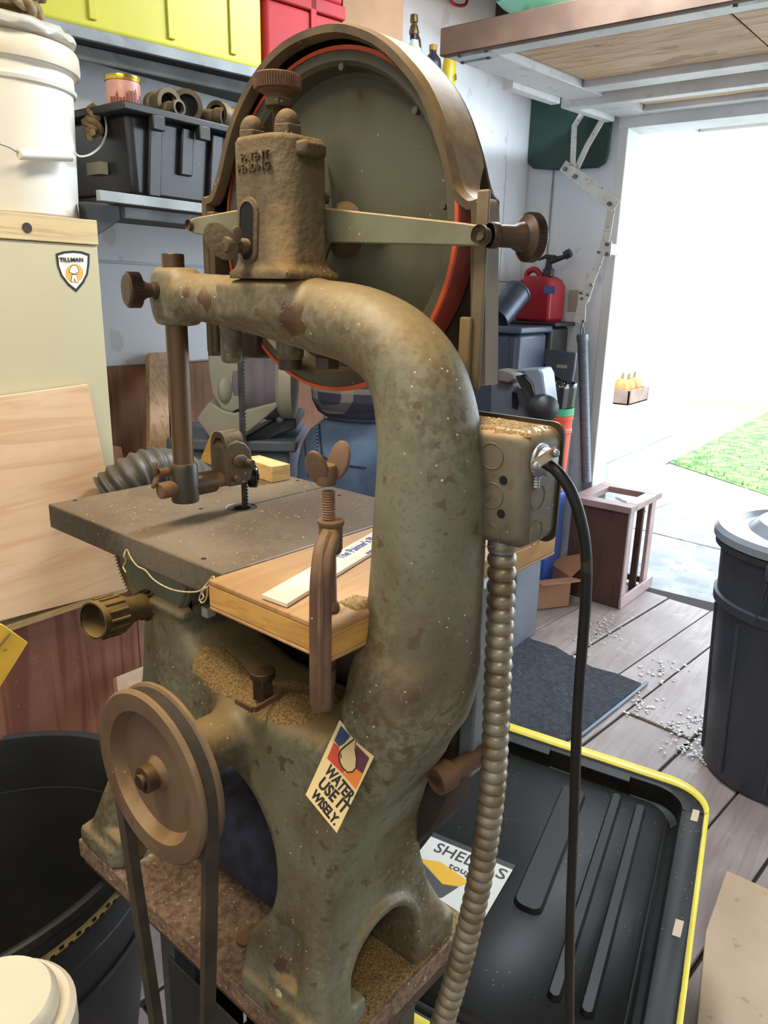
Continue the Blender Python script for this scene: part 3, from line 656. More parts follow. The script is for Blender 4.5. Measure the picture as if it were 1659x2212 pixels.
# acorn nuts and tension knob on top of the tower
def acorn(px,py,x,r,lbl=None):
    p=satw(px,py,x=x); p.z=S(0,0,zt).z-.001; a=[]
    n=build('acorn_nut',MB().lathe([(r,0),(r,.011),(r*.98,.012)],p,sz,6),M_cast2,saw,bevel=.0012)
    build('nut_dome',MB().lathe([(r*.84,.0115)]+[(r*.84*math.cos(t),.013+r*.95*math.sin(t)) for t in [i*math.pi/2/8 for i in range(8)]]+[(.0005,.013+r*.95)],p,sz,24,cap=False),M_cast2,n)
acorn(545,288,.545,.0145); acorn(621,288,.545,.0145)
p=satw(601,275,x=.562); p.z=S(0,0,zt).z
b_=satw(603,160,x=.562); 
kz=lambda py:(satw(603,py,x=.562)).z-p.z
tk=build('tension_knob',MB().lathe([(.0075,kz(232)),(.0115,kz(226)),(.0110,kz(216)),(.0125,kz(206)),(.0175,kz(199)),(.0180,kz(196)),(.0222,kz(195)),(.0226,kz(193)),(.0226,kz(164)),(.0218,kz(161)),(.0195,kz(160)),(.0005,kz(159))],p,sz,56,cap=False),M_rust,saw,angle=22)
for k in range(56): t_=2*math.pi*k/56; e_=Vector((math.cos(t_),math.sin(t_),0)); b9=p+e_*.0225; mbk=globals().setdefault('MBK',MB()); mbk.prism([b9-e_.cross(sz)*.0006+sz*kz(192),b9+e_.cross(sz)*.0006+sz*kz(192),b9+e_*.0011+sz*kz(192)],sz*(kz(165)-kz(192)))
build('knurling',MBK,M_rust,tk)['kind']='stuff'
build('hex_nut',MB().lathe([(.0145,kz(232)),(.0145,kz(213))],p,sz,6),M_cast2,tk,bevel=.001)
sc=[(.0062,0)]; h=0
while h<kz(230): sc+=[(.0062,h),(.0052,h+.0011)]; h+=.0022
build('threaded_rod',MB().lathe(sc[1:],p,sz,20),M_dkst,tk)
# ---- guide post with clamp, holder and bearings
gy=.80; gxx=.545
ptop=S(gxx,gy,sat(377,548,y=.80)[2]); pbot=S(gxx,gy,-.235)
gp_=build('guide_post',MB().cyl(pbot,ptop,.0130,seg=36),mat('brown_steel_post',(82,60,44),(110,84,56),rough=.35,metal=.5,scale=4,stretch=(1,1,.3),speck=.3),saw,bevel=.001)
kz0=satw(345,620,y=gy); knob('post_clamp_knob',S(.523,gy,-.004),-sx*.97+sy*.24,.022,saw,rn=.0085,rk=.0195,th=.014,m_=mat('brown_knob',(70,52,42),(88,66,50),rough=.45,metal=.3,scale=20))
hb=S(gxx,gy,-.262)
gh=build('guide_holder',MB().lathe([(.0165,0),(.0175,.003),(.0175,.046),(.0155,.050),(.0135,.050)],hb,sz,32),mat('black_guide_casting',(34,30,26),(62,50,36),rough=.4,scale=20,dust=.6,dustc=(140,110,66),spec=.6),saw)
zr=-.243
build('cross_sleeve',MB().cyl(S(gxx-.008,gy,zr),S(gxx+.045,gy,zr),.0145,seg=28),M_dkst,gh,bevel=.002)
build('cross_rod',MB().cyl(S(gxx-.036,gy,zr),S(.645,gy,zr),.0098,seg=28),M_rust,gh,bevel=.001)
tsp=S(gxx-.018,gy+.008,-.222); build('thumb_screw',MB().cyl(tsp,tsp-sx*.014,.006,seg=14),M_rust,gh)
paddle('wing',tsp-sx*.018+sz*.007,sz,sy*.8+sx*.3,.009,.006,.004,M_rust,gh); paddle('wing',tsp-sx*.018-sz*.009,(sz*.8+sx*.5).normalized(),sy*.8+sx*.1,.010,.006,.004,M_rust,gh)
# blade guide head: open arched housing beyond the sleeve
hx=.628; yh=.800
bh=[(468,1040),(468,985),(472,962),(485,953),(505,949),(526,953),(540,968),(545,990),(546,1005),(545,1040),(520,1052),(490,1054)]
hd=build('guide_head',MB().prism([satw(px,py,y=.788) for px,py in ((500,1052),(490,1048),(488,1000),(489,968),(497,957),(512,951),(530,956),(542,970),(546,990),(547,1010),(544,1030),(530,1046))],sy*.034),M_cast2,saw,bevel=.003,angle=50)
a_=satw(481,975,x=.603); 
mb=MB(); ro=[];
for (w_,h_) in ((.017,.030),(.0115,.022)):
    ro.append([S(.603,.805,-.210)+sy*(w_*math.copysign(abs(math.cos(t))**.7,math.cos(t)))+sz*(h_*math.copysign(abs(math.sin(t))**.8,math.sin(t))) for t in [2*math.pi*k/28 for k in range(28)]])
mb=MB(); n=28
vs=ro[0]+ro[1]+[v+sx*.03 for v in ro[0]]+[v+sx*.012 for v in ro[1]]; fs=[]
for k in range(n):
    j=(k+1)%n; fs+= [(k,j,n+j,n+k),(k,2*n+k,2*n+j,j),(n+k,n+j,3*n+j,3*n+k)]
fs.append(tuple(range(2*n,3*n))); fs.append(tuple(range(3*n,4*n)))
mb.add(vs,fs); build('housing',mb,M_cast2,hd)
build('recess_roller',MB().cyl(S(.612,.805,-.212),S(.618,.805,-.212),.009,seg=20),M_dkst,hd)
brg=satw(549,1030,x=.66); 
bb=build('guide_bearing',MB().lathe([(.004,-.008),(.0135,-.008),(.015,-.006),(.015,.003),(.0135,.005),(.010,.005),(.010,.003),(.004,.003),(.004,.007),(.001,.007)],brg,-sy*.6+sx*.6,28,cap=False),mat('black_bearing',(24,22,22),rough=.3,metal=.5,spec=.7),saw)
build('bracket',MB().bx((0,0,0),(.001,.001,.001),Matrix.Translation(brg)),M_dkst,bb)
for (px,py,r,l) in ((534,998,.0045,.022),(538,1006,.004,.02),(512,1034,.004,.006)):
    q=satw(px,py,y=.786); build('screw',MB().cyl(q+sy*.006,q-sy*l*.5,r,seg=14),M_cast2,hd)
q=satw(519,995,y=.787); paddle('wing_nut',q,sz,sx,.008,.011,.005,M_cast2,hd)
# ---- blade with teeth
xbl=.641; yb_=.800
mb=MB(); w2=.0055
mb.prism(P3([(xbl-w2,yb_-.0004,-.40),(xbl+w2*.6,yb_-.0004,-.40),(xbl+w2*.6,yb_-.0004,.066),(xbl-w2,yb_-.0004,.066)]),sy*.0009)
z=-.29-.03
while z<-.05:
    mb.prism(P3([(xbl+w2*.6,yb_-.0004,z),(xbl+w2*.6+.0026,yb_-.0004,z+.0012),(xbl+w2*.6,yb_-.0004,z+.0042)]),sy*.0009); z+=.0048
build('saw_blade',mb,M_blade,saw,smooth=False)
# under-arm nuts
for (x,y,z0) in ((.60,.66,-.088),(.60,.60,-.082)):
    build('nut',MB().lathe([(.014,0),(.014,.013)],S(x,y,z0),sz,6 if y<.65 else 20),M_dkst,saw,bevel=.001)
# ---- table
tx0,tx1,ty0,ty1=.462,.812,.618,1.004; zt_=-.29
tz=.034
cs=.004
outl=[(tx0,ty0),(tx1,ty0),(tx1,ty1),(tx0+.012,ty1),(tx0,ty1-.008)]
mb=MB(); rr=.020; cx_,cy_=.640,.807
# top with round throat hole and slit towards +x
mb=MB(); n=40; hole_=[(cx_+rr*math.cos(2*math.pi*k/n),cy_+rr*math.sin(2*math.pi*k/n)) for k in range(n)]
out_=[]
for k in range(n):
    a=2*math.pi*k/n; c_,s_=math.cos(a),math.sin(a); ts=[]
    if c_>1e-9: ts.append((tx1-cx_)/c_)
    if c_<-1e-9: ts.append((tx0-cx_)/c_)
    if s_>1e-9: ts.append((ty1-cy_)/s_)
    if s_<-1e-9: ts.append((ty0-cy_)/s_)
    t_=min(ts); out_.append((cx_+c_*t_,cy_+s_*t_))
for cxy in ((tx0,ty0),(tx1,ty0),(tx1,ty1),(tx0,ty1)):
    k=min(range(n),key=lambda i:(out_[i][0]-cxy[0])**2+(out_[i][1]-cxy[1])**2); out_[k]=cxy
vs=[S(x,y,zt_) for x,y in out_+hole_]+[S(x,y,zt_-tz) for x,y in out_+hole_]; fs=[]
for k in range(n):
    j=(k+1)%n; fs+=[(k,j,n+j,n+k),(2*n+k,3*n+k,3*n+j,2*n+j),(k,2*n+k,2*n+j,j),(n+k,n+j,3*n+j,3*n+k)]
mb.add(vs,fs); tb=build('table',mb,M_tbl,saw,bevel=.0022,seg=2,angle=30)
build('throat_insert',MB().lathe([(.0195,0),(.0195,.003),(.0125,.003),(.0125,0)],S(cx_+.001,cy_+.001,zt_-.0045),sz,36,cap=False),mat('insert_iron',(52,42,30),(38,30,22),rough=.8),tb)
build('throat_floor',MB().cyl(S(cx_,cy_,zt_-.03),S(cx_,cy_,zt_-.028),.0195,seg=30),mat('black_hole'),tb)
M_hole=mat('black_hole')
gbox('table_slit',(cx_+rr-.001,cy_-.0008,zt_-.01),(tx1,cy_+.0008,zt_+.0003),M_hole,tb,0)
for px,py in ((162,1081),(440,1207),(434,1099),(643,1038),(733,1070)):
    p=satw(px,py,z=zt_); build('table_screw_hole',MB().cyl(p-sz*.006,p+sz*.0003,.0032,seg=12),M_hole,tb)
# table trunnion: toothed half disc, saddle, tilt handle
tcy=.812
def half(r,x0,x1,z0,n=28): return MB().prism([S(x0,tcy+r*math.cos(a),z0-r*math.sin(a)) for a in [math.pi*k/n for k in range(n+1)]],sx*(x1-x0))
tr=build('tilt_trunnion',half(.088,.496,.512,zt_-tz+.002),mat('trunnion_iron',(98,108,92),(86,86,62),rough=.6,scale=12,bump=.1,dust=.3,spots=.5,spotc=(120,100,60),spotscale=30),saw,bevel=.0015)
build('trunnion_rim',MB().tube([S(.498,tcy+.082*math.cos(a),zt_-tz-.082*math.sin(a)) for a in [math.pi*(.05+.9*k/24) for k in range(25)]],.004,8),M_cast2,tr)
mb=MB()
for k in range(34):
    a=math.radians(2+k*2.9); r1,r2=.087,.0925; da=.012
    mb.prism([S(.4965,tcy+r1*math.cos(a-da),zt_-tz-r1*math.sin(a-da)),S(.4965,tcy+r2*math.cos(a-da*.4),zt_-tz-r2*math.sin(a-da*.4)),S(.4965,tcy+r2*math.cos(a+da*.4),zt_-tz-r2*math.sin(a+da*.4)),S(.4965,tcy+r1*math.cos(a+da),zt_-tz-r1*math.sin(a+da))],sx*.014)
o=build('gear_teeth',mb,M_dkst,tr); o['kind']='stuff'
# saddle block with curved top
sad=[(.742,-.378),(.744,-.372),(.748,-.350)]+[(tcy+.092*math.cos(a),zt_-tz-.092*math.sin(a)) for a in [math.radians(t) for t in (108,100,90,80,72,66)]]+[(.838,-.368),(.842,-.378)]
build('saddle',MB().prism([S(.503,y,z) for y,z in [(.740,-.380),(.742,-.350),(.748,-.325)]+[(tcy+.091*math.cos(math.radians(t)),zt_-tz-.091*math.sin(math.radians(t))) for t in (125,112,100,90,80)]+[(.836,-.380)]],sx*.085),M_cast,saw,bevel=.004)
bq=S(.545,.742,-.352); build('clamp_bolt',MB().lathe([(.0135,0),(.0135,.010)],bq,-sy,6).cyl(bq+sy*.01,bq-sy*.018,.008,seg=16),M_dkst,saw,bevel=.001)
nutp=satw(450,1320,y=.725); build('white_square_nut',MB().box((0,0,0),(.013,.013,.012),frame(nutp,sx,sz)),mat('pale_nut',(176,174,160),rough=.5),saw,bevel=.001)
# tilt handle: fluted hollow tube with pinion
ha=satw(200,1342,x=.408); hb_=satw(318,1306,x=.492); hd_=(hb_-ha).normalized(); L_=(hb_-ha).length
th_=build('tilt_handle',MB().lathe([(.0215,.0),(.0235,.0),(.0237,.035),(.0225,.042),(.0165,.056),(.0155,.070),(.0165,L_-.004),(.001,L_-.004),(.001,.030),(.019,.026),(.0205,.001)],ha,hd_,40,cap=False),mat('dusty_black_handle',(46,40,28),(110,90,52),rough=.55,scale=22,bump=.3,dust=.75,dustc=(150,122,72),speck=.7),saw)
u=hd_.orthogonal().normalized(); w_=hd_.cross(u)
for k in range(14):
    a=2*math.pi*k/14; r_=(u*math.cos(a)+w_*math.sin(a)); build('flute',MB().tube([ha+hd_*.008+r_*.0235,ha+hd_*.036+r_*.0240],.0022,8),MATS['dusty_black_handle'],th_)
pi_=build('pinion',MB().cyl(hb_-hd_*.008,hb_+hd_*.014,.0155,seg=24),M_dkst,saw)
for k in range(14):
    a=2*math.pi*k/14; r_=u*math.cos(a)+w_*math.sin(a); tn=hd_.cross(r_); q=hb_-hd_*.008+r_*.015
    build('pinion_tooth',MB().prism([q-tn*.0022,q+tn*.0022,q+r_*.005+tn*.001,q+r_*.005-tn*.001],hd_*.020),M_dkst,pi_)
# ---- pulley and belt
pc=S(.372,.640,-.504); prf=[(.0005,-.003),(.014,-.003),(.014,.006),(.020,.012),(.068,.013),(.0735,.003),(.075,-.001),(.095,-.002),(.098,.001),(.098,.004),(.086,.011),(.086,.013),(.098,.021),(.098,.025),(.094,.027),(.070,.026),(.0005,.026)]
pu=build('drive_pulley',MB().lathe(prf,pc,sx,88,cap=False),mat('dusty_pulley',(112,94,72),(92,66,48),rough=.6,scale=6,bump=.2,dust=.6,dustc=(170,134,86),speck=.6,spots=.5,spotc=(96,60,40),spotscale=22),saw,angle=30)
build('shaft_end',MB().cyl(pc-sx*.012,pc+sx*.02,.0085,seg=24),M_dkst,pu,bevel=.001)
build('hub_ring',MB().lathe([(.0095,-.008),(.0145,-.007),(.0155,.004)],pc,sx,32,cap=False),M_dkst,pu)
# belt: round the groove then down to the motor pulley below
bz=-1.10; br_=.0905; rm_=.030; mc=(.385,.632,bz); d__=-.504-bz
th=math.asin((br_-rm_)/d__)
path=[]
for k in range(33):
    a=-th+(math.pi+2*th)*k/32; path.append(S(.385,.640-br_*math.cos(a),-.504+br_*math.sin(a)))
for k in range(17):
    a=math.pi+th-(2*math.pi-(math.pi+2*th))*0+(math.pi-2*th)*k/16; path.append(S(.385,.632-rm_*math.cos(a)*-1*-1,bz+rm_*math.sin(a)))
mb=MB(); N_=len(path); vs=[]; 
for i in range(N_):
    t_=(path[(i+1)%N_]-path[i-1]).normalized(); nr=t_.cross(sx).normalized()
    for (a,b) in ((-.0045,.0065),(-.0060,-.0045),(.0060,-.0045),(.0045,.0065)): vs.append(path[i]+sx*a*1.35-nr*b*-1)
fs=[]
for i in range(N_):
    j=(i+1)%N_
    for k in range(4): fs.append((i*4+k,i*4+(k+1)%4,j*4+(k+1)%4,j*4+k))
mb.add(vs,fs); bo=build('drive_belt',mb,M_belt,None,bevel=.0); tag(bo,'worn dark rubber drive belt hanging from the round pulley','belt')
# ---- lower wheel cover behind the frame
lg_=build('lower_wheel_guard',MB().lathe([(.001,.0),(.17,.0),(.192,.004),(.196,.012),(.196,.055),(.19,.058),(.001,.058)],S(.625,.62,-.525),sx,72,cap=False),mat('lower_guard_dark',(40,36,30),(64,52,38),rough=.6,scale=12,bump=.1,dust=.7,dustc=(130,104,70)),saw,angle=30)
gbox('guard_side_plate',(.636,.405,-.53),(.69,.425,-.30),mat('grey_blue_guard',(112,122,126),(92,98,98),rough=.5,scale=9),lg_,.003)
# rusty hinge pipe on the lower right
a=satw(940,1688,x=.585); b=satw(1052,1622,x=.66); d_=(b-a).normalized()
build('hinge_pipe',MB().cyl(a,b,.011,seg=20).cyl(a,a+d_*.022,.0165,seg=20),M_rust,saw,bevel=.001)
# deck bolt and bent bracket
q=satw(568,1512,x=.515); q=S(*sat(568,1505,z=-.447))
build('deck_bolt',MB().lathe([(.0125,0),(.0125,.026)],q,sz,6).lathe([(.0145,.026),(.0150,.034),(.001,.036)],q,sz,28,cap=False),M_dkst,saw,bevel=.001)
lb=[S(*sat(px,py,z=-.447)) for px,py in ((512,1518),(548,1538),(614,1498))]
mb=MB(); 
for a,b in zip(lb[:-1],lb[1:]): n_=(b-a).normalized().cross(sz); mb.prism([a,b,b+sz*.006,a+sz*.006],n_*.003)
build('bent_bracket',mb,M_rust,saw)
# foot bolts
for (px,py,x) in ((610,2140,.470),(243,1786,.478)):
    q=S(*sat(px,py,z=-.795)); n_=build('foot_bolt',MB().sphere(tuple(q),.0105,20,(1,1,.75)),mat('bright_bolt_head',(190,182,140),rough=.3,metal=.6),saw)
    build('washer',MB().cyl(q-sz*.012,q-sz*.006,.0155,seg=20),M_rust,n_)
    build('bolt_shank',MB().cyl(q-sz*.03,q,.006,seg=12),M_rust,n_)
for px,py in ((530,2030),):
    q=S(*sat(px,py,z=-.83)); build('washer',MB().cyl(q,q+sz*.005,.013,seg=20),M_rust,saw)
# ================================================================ THINGS ON AND AROUND THE SAW
# extension board beside the table
zt2=-.2905; ex0,ex1,ey0,ey1=.442,.86,.440,.6165
ext=empty('extension_board',S(.65,.53,-.325),'thick plywood extension board butted against the front edge of the saw table','board')
def sbx(n,a,b,m_,par=None,bev=.0015,**k):
    l=[(a[0],a[1],a[2]),(b[0],a[1],a[2]),(b[0],b[1],a[2]),(a[0],b[1],a[2])]; return build(n,MB().prism(P3(l),sz*(b[2]-a[2])),m_,par,bevel=bev,**k)
M_core=mat('plywood_core',(206,160,84),(190,140,70),rough=.6,scale=20,grain=(6,(150,108,58),.5),aniso=(2,2,18),spots=.4,spotc=(120,84,44),spotscale=30)
M_btop=mat('board_top',(190,148,98),(164,122,78),rough=.6,scale=5,grain=(4,(140,98,60),.5),aniso=(1.2,12,1),dust=.3,dustc=(186,146,96))
sbx('top_ply',(ex0,ey0,zt2-.006),(ex1,ey1,zt2),M_btop,ext); sbx('core',(ex0+.0005,ey0+.0005,zt2-.030),(ex1,ey1,zt2-.006),M_core,ext); sbx('bottom_ply',(ex0,ey0,zt2-.034),(ex1,ey1,zt2-.030),M_btop,ext)
sbx('batten',(ex0+.03,ey0+.05,zt2-.052),(ex1,ey1-.03,zt2-.0345),mat('grey_batten',(112,98,72),(92,78,56),rough=.7),ext)
# paint stick with printed lettering, lying on the board
sa,sb_,sc_,sd_=[S(*sat(px,py,z=zt2+.001)) for px,py in ((565,1293),(620,1313),(838,1178),(838,1140))]
ps=empty('paint_stick',(sa+sc_)/2,'white flat paint stirring stick printed in blue script, lying on the plywood board','paint stick')
dl=(sc_-sb_).normalized(); dw=(sa-sb_); dw=dw-dw.dot(dl)*dl; Wd=dw.length; dw.normalize(); s0=sb_
body=[s0+dw*0,s0+dl*.30,s0+dl*.30+dw*Wd,sa+ (dl*0)]
build('stick',MB().prism([s0,s0+dl*.27,s0+dl*.27+dw*Wd,sa],sz*.0045),mat('white_stick',(226,216,196),(214,200,176),rough=.5,scale=20),ps,bevel=.0006)
M_blue=mat('blue_print',(48,66,140),rough=.5)
t0_=S(*sat(742,1207,z=zt2+.0057)); 
text("The Painter's Place",frame(t0_+dw*.001,dl,dw),.0165,M_blue,ps,'blue_script',sx=.80,depth=.0002,bold=.00018)
t1_=S(*sat(790,1196,z=zt2+.0057)); text("www.",frame(t1_-dw*.003,dl,dw),.009,M_blue,ps,'blue_script',sx=.8,depth=.0002)
# wood block on the table
q=[S(*sat(px,py,z=-.2895)) for px,py in ((588,1043),(627,1036),(572,1013))]
a=(q[1]-q[0]); b=Vector((a.y,-a.x,0)).normalized(); b = b if b.dot(q[2]-q[0])>0 else -b
wbk=build('wood_block',MB().prism([q[0],q[1],q[1]+b*.085,q[0]+b*.085],sz*.0255),M_pine,None,bevel=.0008); tag(wbk,'small pale pine block lying on the far edge of the saw table','wood block')
# ---- C-clamp
cl=empty('c_clamp',S(.47,.47,-.43),'rusty brown C-clamp with wing screw gripping the plywood board','clamp')
M_cl=mat('rusty_clamp',(116,88,66),(82,58,42),rough=.65,scale=16,bump=.25,bscale=80,dust=.5,dustc=(160,124,84),speck=.9)
cs0=S(*sat(714,1318,z=zt2+.001)); 
vdir=Vector((cs0.x,cs0.y,0)).normalized(); hr=Vector((vdir.y,-vdir.x,0))   # towards / across the view of someone in front
def cp(t,u,z): return Vector((cs0.x,cs0.y,0))+vdir*t+hr*u+Vector((0,0,z))
Dc=(Vector((cs0.x,cs0.y,0))).length
def czt(py,t=0): 
    r=ray(700,py); return CAMH+r[2]*(Dc+t)/math.hypot(r[0],r[1])
zb0=czt(1140,-.012); zl0=czt(1525,-.03)
scr=build('clamp_screw',MB().lathe([(r_,h_) for h_ in [i*.00175 for i in range(int((czt(1058)-cs0.z)/.00175))] for r_ in ()]+[((.0066 if i%2 else .0055),i*.0012) for i in range(int((czt(1058)-cs0.z)/.0012))],Vector((cs0.x,cs0.y,cs0.z+.001)),sz+hr*-.02,20),M_cl,cl,angle=80)
build('swivel_pad',MB().lathe([(.009,0),(.009,.003),(.007,.008)],Vector((cs0.x,cs0.y,cs0.z+.0008)),sz,20),M_cl,cl)
bosz=(zb0+czt(1190))/2
build('screw_boss',MB().lathe([(.0095,-.016),(.011,-.012),(.011,.010),(.0125,.012),(.0125,.016)],Vector((cs0.x,cs0.y,czt(1158))),sz,24),M_cl,cl,bevel=.001)
path=[cp(.000,.001,czt(1150)),cp(-.012,-.002,czt(1160)),cp(-.024,-.006,czt(1200,-.024)),cp(-.032,-.0085,czt(1260,-.03)),cp(-.034,-.009,czt(1350,-.034)),cp(-.034,-.009,czt(1440,-.034)),cp(-.030,-.009,czt(1492,-.03)),cp(-.018,-.008,czt(1515,-.018)),cp(.004,-.006,czt(1505,.0)),cp(.012,-.003,czt(1470,.012)),cp(.012,-.002,cs0.z-.064)]
pp=catmull(path,6); n=len(pp); rows=[]
for i,p in enumerate(pp):
    t_=(pp[min(i+1,n-1)]-pp[max(i-1,0)]).normalized(); nr=hr.cross(t_).normalized(); f=i/(n-1); w_=.0102 if f>.12 else .0065+.03*f; d_=.0100
    if f>.8: w_*=.8
    rows.append([p+hr*w_*math.copysign(abs(math.cos(a))**.5,math.cos(a))+nr*d_*math.copysign(abs(math.sin(a))**.5,math.sin(a)) for a in [2*math.pi*(k+.5)/12 for k in range(12)]])
fr=loft('clamp_frame',rows,M_cl,cl,angle=50)
build('frame_rib',MB().tube([p+ (hr.cross((pp[min(i+1,n-1)]-pp[max(i-1,0)]).normalized()))*-.0098 for i,p in enumerate(pp[6:-22])],.0028,6),M_cl,fr)
build('anvil',MB().cyl(cp(.012,-.002,cs0.z-.066),cp(.012,-.002,cs0.z-.053),.008),M_cl,cl)
wz=czt(1045); wt=Vector((cs0.x,cs0.y,0))-hr*.004
wn_=build('wing_hub',MB().lathe([(.0085,0),(.0095,.004),(.009,.016),(.008,.019)],Vector((wt.x,wt.y,wz-.001)),sz,20),M_cl,cl,bevel=.001)
paddle('wing',Vector((wt.x,wt.y,wz+.016))-hr*.0085+vdir*-.006,(sz*.93-hr*.3-vdir*.2).normalized(),(hr*.85+vdir*-.5+sz*.3).normalized(),.0165,.0105,.005,M_cl,wn_)
paddle('wing',Vector((wt.x,wt.y,wz+.020))+hr*.011+vdir*.006,(sz*.93+hr*.3+vdir*.2).normalized(),(hr*.85+vdir*-.5-sz*.3).normalized(),.0185,.0105,.005,M_cl,wn_)
# ---- electrical box with lid, conduit and cable
M_box=mat('dusty_steel_box',(112,106,90),(94,86,70),rough=.5,metal=.25,scale=12,bump=.08,dust=.8,dustc=(176,142,96),speck=.5,spots=.4,spotc=(84,70,48),spotscale=60)
bx0,bx1=.560,.612; byr=sat(1203,1050,x=bx1)[1]; byl=byr+.106; bzt=sat(1130,938,y=byr)[2]-.002; bzb=sat(1125,1198,y=byr)[2]
eb=empty('electrical_box',S((bx0+bx1)/2,(byr+byl)/2,bzb),'dusty square steel electrical box fixed beside the saw column, sawdust on top','electrical box')
def rring(y0,y1,z0,z1,r,x,n=6):
    out=[]
    for cy,cz,a0 in ((y0+r,z0+r,180),(y1-r,z0+r,270),(y1-r,z1-r,0),(y0+r,z1-r,90)):
        for k in range(n+1):
            a=math.radians(a0+90*k/n); out.append(S(x,cy+r*math.cos(a),cz+r*math.sin(a)))
    return out
shell=loft('box_shell',[rring(byr+.010,byl-.010,bzb+.010,bzt-.010,.008,bx0),rring(byr+.004,byl-.004,bzb+.004,bzt-.004,.011,bx0+.002),rring(byr,byl,bzb,bzt,.014,bx0+.010),rring(byr,byl,bzb,bzt,.014,bx1)],M_box,eb,angle=60)
loft('lid_plate',[rring(byr-.003,byl+.003,bzb-.003,bzt+.004,.012,bx1),rring(byr-.003,byl+.003,bzb-.003,bzt+.004,.012,bx1+.003)],mat('dark_lid',(48,40,32),(70,60,48),rough=.5,metal=.4,scale=20),eb)
for px,py in ((1087,1038),(1082,1110)):
    p=satw(px,py,x=bx0-.0003); build('mounting_hole',MB().cyl(p,p+sx*.001,.0042,seg=16),M_hole,shell)
for px,py,pl_ in ((1062,985,'x'),(1062,1070,'x'),(1055,1155,'x'),(1163,1075,'y'),(1158,1152,'y')):
    if pl_=='x': c_=satw(px,py,x=bx0-.0006); u,w_=sy,sz
    else: c_=satw(px,py,y=byr-.0006); u,w_=sx,sz
    build('knockout',MB().tube([c_+u*.0115*math.cos(a)+w_*.0115*math.sin(a) for a in [2*math.pi*k/32 for k in range(32)]],.0004,6,closed=True),M_box,shell)
# cable clamp on the right face
cc=satw(1165,995,y=byr); 
ck=build('cable_clamp',MB().lathe([(.0155,0),(.0155,.003),(.0125,.004),(.012,.012),(.010,.013)],cc,-sy,28),M_steel,eb,bevel=.0006)
pa,pb=satw(1150,1006,y=byr-.016),satw(1193,978,y=byr-.016); dd=(pb-pa).normalized(); nn_=(-sy).cross(dd)
build('clamp_bar',MB().prism([pa-dd*.003-nn_*.005,pb+dd*.003-nn_*.005,pb+dd*.003+nn_*.005,pa-dd*.003+nn_*.005],-sy*.002),mat('rusty_zinc',(160,146,112),(150,104,60),rough=.5,metal=.4,scale=40),ck,bevel=.001)
for p in (pa,pb): build('screw',MB().sphere(tuple(p-sy*.003),.0036,14),M_steel,ck)
gs_=satw(1160,1035,y=byr-.003); build('ground_screw',MB().lathe([((.003 if i%2 else .0024),i*.0012) for i in range(14)],gs_-sz*.008,sz,12),M_steel,ck)
# conduit
cpx=[(1083,1195),(1082,1300),(1076,1450),(1070,1600),(1064,1700),(1052,1800),(1036,1900),(1014,2000),(990,2095),(965,2180),(935,2275),(900,2370)]
cxs=[(bx0+bx1)/2+.0]*6+[.583,.578,.572,.565,.556,.545]
cpts=[satw(px,py,x=x) for (px,py),x in zip(cpx,cxs)]; cpts[0].z=S(0,0,bzb).z-.0005
cpts+= [cpts[-1]+Vector((-.01,.0,-.10))+hr*-.02, cpts[-1]+Vector((-.03,0,-.20))]
cur=catmull(cpts,24); 
acc=[0]
for a,b in zip(cur[:-1],cur[1:]): acc.append(acc[-1]+(b-a).length)
L_=acc[-1]; pitch=.0135; N2=int(L_/pitch*12); pts_=[];rad=[]; j=0
for i in range(N2):
    s_=L_*i/(N2-1)
    while j<len(acc)-2 and acc[j+1]<s_: j+=1
    f=(s_-acc[j])/(acc[j+1]-acc[j]); pts_.append(cur[j].lerp(cur[j+1],f)); ph=(s_/pitch)%1.0
    rad.append(.0104+.0036*abs(math.sin(math.pi*ph))**.55)
co=build('flexible_conduit',MB().tube(pts_,rad,20),mat('dusty_zinc_conduit',(156,148,130),(126,112,88),rough=.38,metal=.65,scale=30,bump=.1,spots=.3,spotc=(110,88,60),spotscale=80),None,angle=80); tag(co,'ribbed flexible metal conduit hanging from the bottom of the electrical box','conduit')
cn=build('conduit_connector',MB().lathe([(.0125,0),(.0135,.003),(.0135,.010),(.0125,.013)],cpts[0]-sz*.013,sz,28),M_steel,eb)
# black cable
kp=[(1178,1000),(1205,1020),(1235,1065),(1256,1130),(1266,1200),(1266,1280),(1260,1370),(1252,1470),(1246,1570),(1243,1660),(1240,1760),(1236,1870),(1232,1980),(1230,2100),(1230,2230),(1228,2400)]
kd_=[.0,.012,.02,.022,.018,.012,.006,.0,-.004,-.006,-.008,-.01,-.01,-.01,-.01,-.01]
c2_=satw(1178,1000,y=byr-.012); dcam=(c2_.x*HD.x+c2_.y*HD.y)
kc=[at(px,py,D=dcam-.0+o_*-.6) for (px,py),o_ in zip(kp,kd_)]
ko=build('power_cable',MB().tube(catmull(kc,8),.0050,14),mat('black_rubber_cable',(13,13,14),(18,17,17),rough=.4,scale=30,spec=.45,spots=.3,spotc=(96,80,56),spotscale=24),None,angle=80); tag(ko,'thick black power cable arching out of the electrical box down to the floor','cable')
